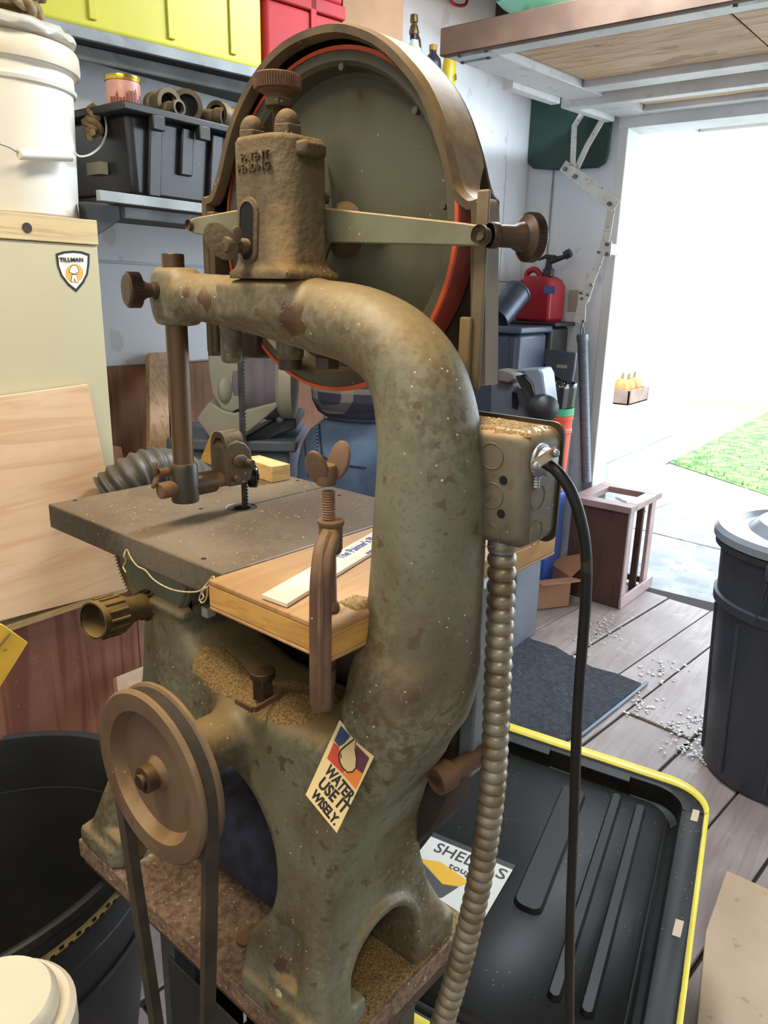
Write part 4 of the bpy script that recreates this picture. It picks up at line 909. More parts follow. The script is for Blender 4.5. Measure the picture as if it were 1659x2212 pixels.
# sawdust on the box, the deck and the table
def pile(n,pts,hgt,m_,lbl,par=None,z0=None,dens=.0035,surf=False):
    """granular heap: displaced sheet inside a polygon (world xy), real thickness"""
    xs=[p.x for p in pts]; ys=[p.y for p in pts]; mb=MB(); nx=max(4,int((max(xs)-min(xs))/dens)); flag={}; ny=max(4,int((max(ys)-min(ys))/dens)); G={};vs=[];fs=[]
    def inside(x,y):
        c=False
        for i in range(len(pts)):
            a=pts[i-1];b=pts[i]
            if (a.y>y)!=(b.y>y) and x<(b.x-a.x)*(y-a.y)/(b.y-a.y)+a.x: c=not c
        return c
    def dist(x,y): 
        d=9
        for i in range(len(pts)):
            a=pts[i-1];b=pts[i];e=Vector((b.x-a.x,b.y-a.y));w_=Vector((x-a.x,y-a.y));t=max(0,min(1,w_.dot(e)/max(e.dot(e),1e-9)));d=min(d,(w_-e*t).length)
        return d
    z0=pts[0].z if z0 is None else z0
    for i in range(nx+1):
        for j in range(ny+1):
            x=min(xs)+(max(xs)-min(xs))*i/nx; y=min(ys)+(max(ys)-min(ys))*j/ny
            ins=inside(x,y); d=dist(x,y) if ins else 0
            h=(1-math.exp(-d/.012))*hgt*(.75+.5*noise.noise(Vector((x*40,y*40,0))))+random.uniform(-.0008,.0010) if ins else -.002
            zz=z0
            if surf:
                hh=BV.ray_cast(Vector((x,y,CAMH-.38))-saw0,Vector((0,0,-1))); zz=(hh[0].z+saw0.z) if hh[0] else z0
            G[(i,j)]=len(vs); vs.append((x,y,zz+h)); flag[len(vs)-1]=ins
    for i in range(nx):
        for j in range(ny): fs.append((G[(i,j)],G[(i+1,j)],G[(i+1,j+1)],G[(i,j+1)]))
    fs=[f for f in fs if any(flag[k] for k in f)]
    mb.add(vs,fs); o=build(n,mb,m_,par,fixn=False,angle=80); tag(o,lbl,'sawdust' if par is None else None,kind='stuff'); return o
M_dust=mat('sawdust',(188,156,104),(128,98,56),rough=.95,scale=420,bump=1,bscale=520)
pile('sawdust',[bodyhit(px,py)[0] for px,py in ((412,1470),(418,1425),(450,1395),(485,1395),(520,1430),(545,1462),(600,1470),(680,1470),(745,1492),(735,1515),(700,1545),(655,1568),(600,1568),(530,1540),(470,1500))],.010,M_dust,'heap of pale brown sawdust lying on the deck of the saw casting',dens=.0022,surf=True)
pile('box_sawdust',P3([(bx0+.004,byr+.006,bzt-.002),(bx1-.002,byr+.006,bzt-.002),(bx1-.002,byl-.004,bzt-.002),(bx0+.004,byl-.004,bzt-.002)]),.007,M_dust,'loose sawdust heaped on top of the electrical box',dens=.0022)
pile('board_sawdust',[S(*sat(px,py,z=zt2+.001)) for px,py in ((730,1300),(765,1285),(800,1290),(800,1310),(770,1318))],.003,M_dust,'little heap of sawdust on the plywood board beside the clamp',dens=.0015)
pile('platform_sawdust',P3([(.50,.456,-.8295),(.733,.456,-.8295),(.733,.53,-.8295),(.62,.55,-.8295),(.52,.50,-.8295)]),.003,M_dust,'fine sawdust strewn on the particle board platform round the right foot',dens=.0025)
# chips scattered on the table and the castings
mb=MB(); random.seed(5)
for i in range(260):
    x=random.uniform(tx0+.01,tx1-.02); y=random.uniform(ty0+.01,ty1-.01); r_=random.uniform(.0004,.0011)*(1.6 if random.random()<.1 else 1); a=random.uniform(0,6.28)
    p=S(x,y,-.2896); u=Vector((math.cos(a),math.sin(a),0)); v=Vector((-u.y,u.x,0)); 
    if (x-cx_)**2+(y-cy_)**2<.022**2: continue
    mb.add([p-u*r_*1.6,p+v*r_*.7,p+u*r_*1.6,p-v*r_*.7,p+sz*r_*.7],[(0,1,4),(1,2,4),(2,3,4),(3,0,4)])
tag(build('wood_chips',mb,mat('pale_chip',(206,180,130),rough=.8),smooth=False),'pale wood chips scattered over the saw table','wood chips',kind='stuff')
# yarn on the table edge
yp=[(272,1236),(266,1224),(272,1212),(268,1200),(274,1187),(283,1205),(296,1222),(314,1232),(332,1252),(358,1268),(382,1276),(410,1279),(432,1276),(446,1262),(459,1246),(462,1250),(448,1268),(436,1276),(440,1290),(431,1297),(434,1282),(446,1268),(448,1280),(444,1296),(436,1302),(432,1296)]
yd=build('yarn',MB().tube(catmull([satw(px,py,x=.4595-.003*(i%3==0)-(.0 if i>3 else .004)) for i,(px,py) in enumerate(yp)],5),.0009,7),mat('pale_yarn',(206,190,140),(180,160,110),rough=.9,scale=300),None); tag(yd,'thin pale yarn dangling in a loop from the edge of the saw table','yarn')
# sticker: water drop, printed; follows the casting
def sticker_frame(p0,p1,p2):
    a,b,c=[bodyhit(*p)[0] for p in (p0,p1,p2)]; return a,b,c
sk={k:bodyhit(*v)[0] for k,v in dict(tl=(733,1556),bl=(660,1722),br=(730,1798),tr=(810,1638)).items()}
o_=sk['bl']; 
nrm=((sk['br']-sk['bl']).cross(sk['tl']-sk['bl'])).normalized(); nrm = nrm if nrm.dot(CAMP-o_)>0 else -nrm
mx=max(((sk[k]-o_).dot(nrm)) for k in sk)
def stp(px,py,off=0.0):
    """point of the sticker plane seen at a photo pixel"""
    r=Vector(ray(px,py).tolist()); p0=o_+nrm*(mx+.0012+off); t=((p0-CAMP).dot(nrm))/r.dot(nrm); return CAMP+r*t
stk=empty('water_sticker_group',o_,None) if False else None
def spoly(n,pts,off,m_,par): return build(n,MB().prism([stp(px,py,off) for px,py in pts],nrm*.0003),m_,par,smooth=False)
zx=lambda x,y:(450+x*600/1659,1450+y*600/1659)
base=spoly('water_sticker',[zx(*p) for p in ((785,290),(852,372),(880,318),(905,335),(912,430),(990,510),(768,966),(582,738))],0,mat('sticker_cream',(214,192,140),rough=.5),saw)
spoly('blue_field',[zx(*p) for p in ((793,325),(850,388),(812,432),(782,450),(752,415))],.0004,mat('sticker_blue',(44,58,96),rough=.5),base)
spoly('red_field',[zx(*p) for p in ((750,425),(782,452),(778,500),(800,560),(815,600),(800,610),(710,520))],.0004,mat('sticker_red',(190,60,40),rough=.5),base)
spoly('purple_field',[zx(*p) for p in ((884,440),(962,518),(922,612),(882,580),(876,500))],.0004,mat('sticker_purple',(84,32,52),rough=.5),base)
spoly('orange_field',[zx(*p) for p in ((884,582),(922,614),(882,706),(800,612),(830,604),(862,606))],.0004,mat('sticker_orange',(214,116,36),rough=.5),base)
M_ink=mat('black_ink',(22,18,16),rough=.5)
drop=[(892,350),(878,395),(820,440),(786,470),(776,500),(782,545),(800,580),(830,608),(862,606),(884,580),(888,520),(878,460),(882,420)]
spoly('drop_outline',[zx(*p) for p in drop],.0007,M_ink,base)
cxx=sum(p[0] for p in drop)/len(drop); cyy=sum(p[1] for p in drop)/len(drop)
spoly('drop_fill',[zx(*(cxx+(p[0]-cxx)*.86,cyy+4+(p[1]-cyy)*.88)) for p in drop],.0010,mat('drop_cream',(206,180,132),rough=.5),base)
spoly('drop_glint',[zx(*p) for p in ((792,486),(788,505),(794,524),(797,510))],.0013,M_ink,base)
def stext(s_,a,b,hgt,n='sticker_lettering'):
    A=stp(*zx(*a),.0005); B=stp(*zx(*b),.0005); up=stp(*zx(a[0]+hgt[0],a[1]+hgt[1]),.0005)-A; x=(B-A); M=frame(A,x,up-up.dot(x.normalized())*x.normalized())
    hh=abs((M.inverted()@(A+up)).y)
    cu=bpy.data.curves.new('t','FONT'); cu.body=s_; cu.size=1; ob=bpy.data.objects.new('t',cu); COL.objects.link(ob); bpy.context.view_layer.update(); wd_=ob.dimensions.x; bpy.data.objects.remove(ob)
    size=hh/.70; text(s_,M,size,M_ink,base,n,depth=.0003,sx=x.length/(wd_*size),bold=.00055)
stext('WATER',(692,600),(838,782),(20,-72)); stext('USE IT',(650,678),(802,852),(20,-76)); stext('WISELY.',(612,742),(752,920),(14,-62))
# ---- platform under the saw (particle board) and the stand
M_chip=mat('particle_board',(146,120,98),(104,82,64),rough=.85,scale=110,bump=.8,bscale=260,spots=.7,spotc=(198,168,136),spotscale=130)
plt_=empty('saw_platform',S(.59,.72,-.90),'thick particle board platform bolted under the feet of the band saw','platform')
q1=[(.452,.452),(.735,.452),(.735,1.0),(.452,.998)]
build('board',MB().prism([S(x,y,-.860) for x,y in q1],sz*.0305),M_chip,plt_,bevel=.002)
build('lower_board',MB().prism([S(x+(.006 if x<.5 else -.002),y,-.876) for x,y in q1],sz*.0155),mat('dark_chip_board',(96,72,58),(72,54,46),rough=.9,scale=90,bump=.8,bscale=200,spots=.5,spotc=(150,120,100),spotscale=90),plt_,bevel=.002)
std=empty('saw_stand',S(.60,.72,-1.38),'grey steel stand carrying the platform and the motor of the saw','stand')
M_stand=mat('stand_grey',(74,76,76),(58,60,60),rough=.6,scale=7)
for (x,y) in ((.475,.485),(.62,.485),(.475,.775),(.62,.775)): sbx('leg',(x-.016,y-.016,-1.38),(x+.016,y+.016,-.8765),M_stand,std)
sbx('rail',(.49,.472,-1.20),(.605,.484,-1.16),M_stand,std); sbx('rail',(.49,.776,-1.20),(.605,.788,-1.16),M_stand,std); sbx('motor_shelf',(.459,.52,-1.18),(.66,.76,-1.165),M_stand,std)
mt_=empty('motor',S(.56,.64,-1.165),'dark round electric motor under the platform driving the belt','motor')
build('motor_body',MB().lathe([(.03,0),(.07,.006),(.078,.015),(.078,.16),(.07,.17),(.03,.175)],S(.468,.632,-1.086),sx,40),mat('motor_dark',(30,34,42),(44,50,62),rough=.5,metal=.3,scale=20),mt_)
M_pan=mat('stand_panel_dark',(40,42,44),(52,52,52),rough=.6,scale=5)
sbx('side_panel',(.4555,.49,-1.36),(.4585,.77,-.90),M_pan,std); sbx('side_panel',(.48,.4655,-1.36),(.60,.4685,-.90),M_pan,std); sbx('side_panel',(.48,.792,-1.36),(.60,.795,-.90),M_pan,std)
build('motor_pulley',MB().lathe([(.034,-.010),(.034,-.006),(.026,.0),(.034,.006),(.034,.010)],S(.3905,.632,-1.10),sx,36).cyl(S(.385,.632,-1.10),S(.43,.632,-1.09),.008),M_dkst,mt_)
# dark canister seen through the opening of the casting
cb=empty('dust_canister',S(.60,.73,-.829),'dark blue-black felted cylinder lying inside the base of the saw casting','canister')
build('cylinder',MB().lathe([(.02,0),(.066,.003),(.072,.010),(.072,.29),(.066,.297),(.02,.30)],S(.600,.580,-.757),sy,40),mat('blue_black_felt',(40,46,66),(22,24,30),rough=.8,scale=40,bump=.5),cb)
# ================================================================ LEFT SIDE: cabinet, bucket, boards, black can
def tb(n,a,b,m_,par=None,bev=.003,lbl=None,cat=None,grp=None,**k):
    o=build(n,MB().bx(a,b),m_,par,bevel=bev,**k)
    if lbl: tag(o,lbl,cat,grp)
    return o
CXR,CYF=.940,1.42; CT=at(195,475,Y=CYF).z
cab=empty('tall_cabinet',(.55,1.63,0),'tall cream cabinet with a shield sticker and pine top board, left of the saw','cabinet')
M_cream=mat('cream_melamine',(190,180,146),(182,172,138),rough=.5,scale=2)
pst=CT-at(100,522,Y=CYF).z
tb('side_panel',(.15,CYF,.04),(CXR,CYF+.018,CT-pst-.001),M_cream,cab,.001)
tb('carcass',(.155,CYF+.018,.02),(CXR-.004,BY-.03,CT-.02),mat('cabinet_side',(180,172,150)),cab)
tb('pine_top_board',(.14,CYF-.004,CT-pst),(CXR+.001,BY-.03,CT),mat('knotty_pine_board',(206,184,140),(196,172,126),rough=.6,scale=4,grain=(6,(120,84,50),.35),aniso=(1,14,14)),cab,.0015)
p=at(59,492,Y=CYF-.005); build('knot',MB().cyl((p.x,CYF-.0055,p.z),(p.x,CYF-.003,p.z),.009,seg=16),mat('dark_knot',(50,32,20)),cab)
# shield sticker on the panel
def pf(y): return lambda px,py,off=0:at(px,py,Y=y-off)
pt=pf(CYF-.0006)
zt1=lambda x,y:(x*500/1580,400+y*500/1580)
def flat(n,pts,off,m_,par,y=CYF-.0006,th=.0004): 
    P=[at(px,py,Y=y-off) for px,py in pts]; return build(n,MB().prism(P,(0,-th,0)),m_,par,smooth=False)
shp=[(380,468),(430,452),(497,446),(560,452),(612,470),(610,540),(600,610),(570,670),(520,730),(465,685),(415,620),(390,550)]
M_wst=mat('sticker_white',(232,226,208),rough=.5); M_yel=mat('sticker_yellow',(216,164,60),rough=.5)
bs=flat('shield_sticker',[zt1(*p) for p in shp],0,M_ink,cab)
cx0,cy0=497,570; flat('shield_white',[zt1(cx0+(p[0]-cx0)*.86,cy0+(p[1]-cy0)*.86) for p in shp],.0006,M_wst,bs)
flat('yellow_disc',[zt1(508+60*math.cos(2*math.pi*k/32),600+62*math.sin(2*math.pi*k/32)) for k in range(32)],.0012,M_yel,bs)
for off,m_,sc__ in ((.0016,M_ink,1.0),(.0022,M_wst,.88)):
    jk=[(488,550),(497,545),(515,545),(524,550),(538,580),(535,600),(520,598),(520,606),(490,606),(490,598),(474,600),(470,582)]; tr_=[(491,608),(521,608),(538,665),(524,668),(506,628),(498,662),(484,660)]
    for poly in (jk,tr_):
        ax=sum(p[0] for p in poly)/len(poly); ay=sum(p[1] for p in poly)/len(poly); flat('workwear_emblem',[zt1(ax+(p[0]-ax)*sc__,ay+(p[1]-ay)*sc__) for p in poly],off,m_,bs)
A=at(*zt1(408,522),Y=CYF-.003); B=at(*zt1(572,522),Y=CYF-.003); text('TILLMAN',frame(A,B-A,sz),(at(*zt1(408,494),Y=CYF-.003).z-A.z)/.7,M_ink,bs,'sticker_lettering',sx=(B-A).length/(3.95*(at(*zt1(408,494),Y=CYF-.003).z-A.z)/.7)*.97,bold=.0003)
# bucket with lid and handle
bcx,bcy=.847,1.548
bx_e=at(200,300,Y=bcy)
bu=empty('white_bucket',(bcx,bcy,CT),'large white plastic bucket with lid standing on top of the cream cabinet','bucket')
M_bkt=mat('white_plastic',(222,218,206),(214,210,200),rough=.35,scale=3,spec=.5)
build('bucket_body',MB().lathe([(.001,0),(.114,0),(.118,.005),(.126,.225),(.131,.226),(.133,.232),(.129,.237),(.129,.256),(.134,.258),(.135,.270),(.131,.273),(.001,.273)],(bcx,bcy,CT),sz,72,cap=False),M_bkt,bu,angle=35)
build('lid',MB().lathe([(.133,.260),(.140,.260),(.142,.268),(.141,.292),(.137,.299),(.130,.301),(.126,.294),(.001,.294)],(bcx,bcy,CT),sz,72,cap=False),mat('cream_lid',(214,204,184),(200,190,168),rough=.4,scale=6),bu,angle=35)
yb0=CYF-.008
hp=[(200,220),(222,240),(230,280),(220,312),(196,333),(172,338),(160,330),(155,337),(150,340)]
hw_=[at(px,py,Y=bcy-.02-.10*min(1,i/5)) for i,(px,py) in enumerate(hp)]; hw_+= [at(px,py,Y=yb0) for px,py in ((120,341),(60,330),(42,330),(36,327),(20,317),(-10,305),(-60,270))]
build('bail_handle',MB().tube(catmull(hw_,6),.0022,8),mat('bail_wire',(190,184,170),rough=.4,metal=.5),bu)
a=at(40,333,Y=yb0); b=at(155,338,Y=yb0); build('handle_grip',MB().cyl(a,b,.0095,seg=20),M_bkt,bu,bevel=.002)
# plastic bag with rope coil on top
bgm=mat('clear_plastic_film',(244,240,228),rough=.15,trans=.5,spec=.6,bump=.6,scale=8,bscale=14)
G=[];random.seed(11)
for (zoff,sg) in ((.0,0),(.035,1)):
    pass
mb=MB(); rows=[]; zl=CT+.301
for i in range(9):
    f=i/8; rr_=[.02,.09,.12,.132,.132,.128,.115,.09,.02][i]; hh=[0.001,.001,.003,.008,.015,.022,.027,.031,.033][i]
    rows.append([Vector((bcx-.02+rr_*1.12*math.cos(t)*(1+.10*noise.noise(Vector((math.cos(t)*2,math.sin(t)*2,f*3)))),bcy-.02+rr_*math.sin(t)*(1+.1*noise.noise(Vector((math.cos(t)*3,math.sin(t)*3,f*2+5)))),zl+hh+.012*noise.noise(Vector((rr_*30*math.cos(t),rr_*30*math.sin(t),f)))*(f>.3))) for t in [2*math.pi*k/48 for k in range(48)]])
bg_=loft('plastic_bag',rows,bgm,None,angle=60); tag(bg_,'crumpled clear plastic bag lying on the lid of the white bucket','plastic bag')
rp=[]; rc=at(5,22,Y=bcy-.02); rx0=rc.x-.01
for i in range(260):
    t=i/260*2*math.pi*4.5; rr_=.075+.012*math.sin(t*.37+1); rp.append(Vector((rx0+rr_*math.cos(t),bcy-.01+rr_*.75*math.sin(t),zl+.048+.020*(i/65)+.010*math.sin(t*1.7))))
# twisted rope: two strands
def rope(n,path,r,m_,par=None,tw=.014):
    mb=MB(); 
    for s_ in range(3):
        q=[];L=0
        for i,p in enumerate(path):
            t_=(path[min(i+1,len(path)-1)]-path[max(i-1,0)]).normalized(); u=t_.cross(sz).normalized() if abs(t_.z)<.95 else t_.cross(Vector((1,0,0))).normalized(); v=t_.cross(u)
            if i: L+=(p-path[i-1]).length
            a=2*math.pi*(L/tw/3+s_/3); q.append(p+(u*math.cos(a)+v*math.sin(a))*r*.5)
        mb.tube(q,r*.62,6)
    return build(n,mb,m_,par,angle=80)
ro_=rope('rope_coil',catmull(rp[::4],9),.014,mat('tan_rope',(160,136,100),(120,98,70),rough=.9,scale=60),None,.035); tag(ro_,'coil of tan twisted rope resting on the plastic bag on the bucket','rope')
# light plywood sheet leaning on the cabinet
def panel(n,pts,yb,yt,th,m_,lbl,cat,bev=.001,grp=None):
    """sheet leaning back: pts pixels; y plane interpolated from yb at the lowest pixel to yt at the highest"""
    ys=[p[1] for p in pts]; lo_,hi_=max(ys),min(ys); P=[]
    P=[at(px,py,Y=yb+(yt-yb)*(lo_-py)/(lo_-hi_)) for px,py in pts]
    nr=(P[1]-P[0]).cross(P[-1]-P[0]).normalized(); nr = nr if nr.y>0 else -nr
    o=build(n,MB().prism(P,nr*th),m_,None,bevel=bev,seg=1); tag(o,lbl,cat,grp); return o
panel('plywood_sheet',[(-120,873),(190,830),(250,1120),(292,1268),(-120,1372)],1.378,1.404,.012,M_birch,'large pale birch plywood sheet leaning against the cream cabinet','plywood sheet')
P0=at(-150,1388,Y=1.30); P1=at(298,1266,Y=1.30)
rb=empty('plywood_bench',(.6,1.31,0),'reddish weathered plywood box front below the pale plywood sheet','bench')
tb('front_panel',(.10,1.413,.0),(at(300,1300,Y=1.4).x,1.4185,at(290,1272,Y=1.4).z),M_ply_red,rb,.001); tb('pine_edge',(.10,1.396,at(290,1272,Y=1.4).z+.0005),(at(300,1300,Y=1.4).x+.002,1.417,at(290,1262,Y=1.4).z+.004),M_pine,rb,.001)
tb('side_strip',(at(300,1300,Y=1.4).x+.003,1.413,0),(at(345,1300,Y=1.4).x,1.4185,at(330,1250,Y=1.4).z+.05),mat('pinkish_plywood',(150,112,96),(128,90,80),rough=.7,scale=9,speck=1),rb,.001)
o=panel('osb_offcut',[(252,1462),(338,1428),(360,1900),(300,1920)],1.10,1.36,.014,mat('plywood_offcut',(188,156,124),(150,124,100),rough=.7,scale=14,speck=1),'small blotchy plywood offcut standing behind the saw next to the reddish panel','offcut')
yw=empty('yellow_wood_wedge',at(5,1420,Y=1.0),'yellow painted wood piece poking in at the left edge of the photo','wood piece')
P=[at(px,py,Y=1.02) for px,py in ((-40,1338),(8,1350),(61,1388),(0,1486),(-60,1470))]
build('face',MB().prism(P,(0,.035,0)),mat('yellow_painted_wood',(214,170,56),(196,150,44),rough=.5,scale=8,speck=1,spots=.6,spotc=(120,70,30),spotscale=60),yw,bevel=.001)
build('seam',MB().tube([at(-10,1405,Y=1.0185),at(22,1368,Y=1.0185)],.0012,6),M_rust,yw)
# black waste can with tape round it
zc=.497; A0=at(215,1530,Z=zc); A1=at(120,1995,Z=zc)
cc_=(A0+A1)/2; R_=(A0-A1).length/2; print('can R',R_,cc_)
R_=.295; cc_=Vector((A1.x-.02,A1.y+.293,0)); print(cc_)
bc=empty('black_waste_can',cc_,'big open black plastic waste can standing left of the saw','waste can')
M_can=mat('scuffed_black_plastic',(30,32,34),(44,46,46),rough=.5,scale=5,bump=.1,spots=.4,spotc=(80,70,54),spotscale=10)
build('can_wall',MB().lathe([(.001,.0),(R_*.80,.0),(R_*.955,zc-.09),(R_*.965,zc-.02),(R_*1.0,zc-.015),(R_*1.0,zc-.002),(R_*.985,zc),(R_*.955,zc-.004),(R_*.945,zc-.02),(R_*.935,zc-.09),(R_*.785,.012),(.001,.012)],cc_,sz,96,cap=False),M_can,bc,angle=40)
for h in (.12,.20): build('rim_band',MB().tube([cc_+Vector((R_*(.952-.14*h)*math.cos(t),R_*(.952-.14*h)*math.sin(t),zc-h)) for t in [2*math.pi*k/72 for k in range(72)]],.004,8,closed=True),M_can,bc)
KX=1.22
tp=build('checkered_cord',MB().tube([cc_+Vector((R_*.968*math.cos(t),R_*.968*math.sin(t),zc-.052+.002*math.sin(5*t))) for t in [2*math.pi*k/96 for k in range(96)]],.0055,8,closed=True),mat('yellow_cord',(170,150,92),rough=.7),bc)
for k in range(0,120): 
    t=2*math.pi*k/120; t2=t+.022; r1=R_*.968+.0052
    z1=zc-.049-.006*(k%2)+.002*math.sin(5*t)
    build('cord_check',MB().prism([cc_+Vector((r1*math.cos(t),r1*math.sin(t),z1)),cc_+Vector((r1*math.cos(t2),r1*math.sin(t2),z1)),cc_+Vector((r1*math.cos(t2),r1*math.sin(t2),z1+.005)),cc_+Vector((r1*math.cos(t),r1*math.sin(t),z1+.005))],(math.cos(t)*.001,math.sin(t)*.001,0)),M_ink,bc) if math.sin(t-2.2)<.6 and False else None
mb=MB()
for k in range(150):
    t=2*math.pi*k/150; t2=t+.02; r1=R_*.968+.0046; z1=zc-.050-.005*(k%2)+.002*math.sin(5*t)
    mb.prism([cc_+Vector((r1*math.cos(t),r1*math.sin(t),z1)),cc_+Vector((r1*math.cos(t2),r1*math.sin(t2),z1)),cc_+Vector((r1*math.cos(t2),r1*math.sin(t2),z1+.0045)),cc_+Vector((r1*math.cos(t),r1*math.sin(t),z1+.0045))],(math.cos(t)*.0018,math.sin(t)*.0018,0))
build('cord_checks',mb,M_ink,tp,smooth=False)['kind']='stuff'
for o in [c for c in bpy.data.objects if c.parent==bc or (c.parent and c.parent.parent==bc)]:
    for v in o.data.vertices: v.co.x*=KX
p=cc_+Vector((R_*.25,-R_*.35,.012)); rg=build('brown_scrap',MB().sphere((p.x,p.y,p.z+.12),.10,20,(1,.8,1)),mat('brown_leather',(104,66,44),(80,48,34),rough=.8,scale=20,bump=.4)); tag(rg,'brown scrap bundle lying at the bottom of the black waste can','scrap')
# cream lidded pail at the lower left corner
wp=at(-10,2190,D=.40); 
wpail=empty('cream_pail',(wp.x,wp.y,0),'cream plastic pail lid poking in at the bottom left corner','pail')
zt3=at(40,2120,D=.42).z
build('pail_body',MB().lathe([(.001,0),(.040,0),(.046,zt3-.03),(.001,zt3-.03)],(wp.x,wp.y,0),sz,48,cap=False),M_bkt,wpail); build('pail_lid',MB().lathe([(.049,zt3-.035),(.051,zt3-.03),(.051,zt3-.012),(.047,zt3-.008),(.040,zt3-.010),(.040,zt3),(.036,zt3+.006),(.001,zt3+.008)],(wp.x,wp.y,0),sz,48,cap=False),MATS['cream_lid'],wpail,angle=35)
# ================================================================ SHELVES ON THE BACK WALL
M_sh=mat('painted_shelf_edge',(150,156,158),(120,126,128),rough=.55,scale=9,bump=.15,spots=.3,spotc=(90,80,66),spotscale=30)
M_shd=mat('dark_shelf_board',(62,58,52),(48,44,40),rough=.7,scale=6)
SYF=1.40; z1=at(330,447,Y=SYF).z; z1t=at(330,425,Y=SYF).z; xl=at(216,430,Y=SYF).x
s1=empty('lower_shelf',(1.5,1.62,z1),'lower wall shelf with pale grey metal edge holding the black storage bin','shelf')
tb('front_edge',(xl,SYF,z1),(2.3,SYF+.012,z1t),M_sh,s1,.001); tb('shelf_board',(.995,SYF+.012,z1),(2.3,BY-.012,z1t-.004),M_shd,s1,.001); tb('under_rail',(xl+.09,SYF+.05,z1-.022),(2.3,SYF+.06,z1),M_sh,s1,.001)
build('bracket',MB().prism([(.93,SYF+.03,z1-.001),(.93,SYF+.03,z1-.075),(1.005,SYF+.03,z1-.03),(1.005,SYF+.03,z1-.001)],(0,.03,0)),M_black,s1,bevel=.002)
build('bracket',MB().prism([(1.02,BY-.012,z1-.001),(1.02,BY-.012,z1-.20),(1.02,SYF+.1,z1-.001)],(.02,0,0)),M_black,s1,bevel=.002)
# upper shelf: line through two edge pixels
uz0=at(215,128,Y=1.30); uz1=at(560,186,Y=1.30); U0=at(215,110,Y=1.30)
z2=CAMH+.524; z2t=z2+.024
u0=Vector((.965,1.715,z2)); u1=Vector((1.5,1.60,z2)); ud=(u1-u0).normalized(); un=Vector((-ud.y,ud.x,0))
ua=u0+ud*((.965-u0.x)/ud.x); 
def up(x,off=0): return (u0+ud*((x-u0.x)/ud.x)+un*off)
USY=min(up(1.5).y,1.6); print('upper shelf',up(.965),up(1.5),up(2.9))
s2=empty('upper_shelf',(1.8,1.7,z2),'upper wall shelf with worn grey edge carrying the yellow and red tubs','shelf')
XE=2.30
build('front_edge',MB().prism([up(.965),up(XE),up(XE,.012),up(.965,.012)],(0,0,z2t-z2)),M_sh,s2,bevel=.001)
build('shelf_board',MB().prism([up(.965,.012),up(XE,.012),Vector((XE,BY-.013,z2)),Vector((.965,BY-.013,z2))],(0,0,z2t-z2-.003)),M_shd,s2,bevel=.001)
build('under_rail',MB().prism([up(.965,.05)-sz*.03,up(XE,.05)-sz*.03,up(XE,.06)-sz*.03,up(.965,.06)-sz*.03],(0,0,.029)),M_sh,s2,bevel=.001)
for x in (1.12,1.9): build('bracket',MB().prism([(x,BY-.013,z2-.001),(x,BY-.013,z2-.13),(x,1.74,z2-.001)],(.02,0,0)),M_black,s2,bevel=.002)
# black ribbed storage bin on the lower shelf
bl=at(290,430,Y=SYF+.02).x; bz0=z1t; bzt_=at(330,250,Y=SYF+.02).z
bn=empty('black_storage_bin',(1.35,1.6,bz0),'black plastic storage bin with ribbed sides on the lower wall shelf','storage bin')
M_bin=mat('glossy_black_bin',(24,25,28),(34,36,40),rough=.32,scale=6,spec=.7,speck=.2)
def tub(n,x0,x1,y0,y1,z0,z1_,m_,par,fl=.02,rib=0,riby=0,rw_=.012,rimh=.02,lid=None):
    mb=MB(); P=[(x0+fl,y0+fl,z0),(x1-fl,y0+fl,z0),(x1-fl,y1-fl,z0),(x0+fl,y1-fl,z0),(x0,y0,z1_),(x1,y0,z1_),(x1,y1,z1_),(x0,y1,z1_)]
    mb.add(P,[(0,3,2,1),(0,1,5,4),(1,2,6,5),(2,3,7,6),(3,0,4,7),(4,5,6,7)]); o=build(n,mb,m_,par,bevel=.012,seg=3)
    for k in range(rib):
        x=x0+fl+(x1-x0-2*fl)*(k+.5)/rib
        zz=z0+(z1_-z0)*(.35 if k%3==1 else .03)
        f=lambda z:(z-z0)/(z1_-z0); ya=lambda z:y0+fl*(1-f(z))
        build('rib',MB().prism([(x-rw_,ya(zz),zz),(x+rw_,ya(zz),zz),(x+rw_,ya(z1_-.01),z1_-.01),(x-rw_,ya(z1_-.01),z1_-.01)],(0,-.012,0)),m_,par,bevel=.003)
    return o
tub('bin_body',bl,bl+.62,SYF+.025,BY-.05,bz0,bzt_,M_bin,bn,.022,7,rw_=.016)
rm=tb('rim_lid',(bl-.025,SYF+.0,bzt_-.004),(bl+.645,BY-.03,bzt_+.012),M_black,bn,.003)
for k in range(5): tb('latch',(bl+.04+k*.12,SYF-.004,bzt_-.03),(bl+.07+k*.12,SYF+.012,bzt_-.002),M_black,bn,.002)
a=at(228,360,Y=1.5); build('pale_label',MB().bx((bl-.006,1.52,a.z-.012),(bl+.012,1.57,a.z+.012)),mat('faded_label',(150,146,124)),bn)
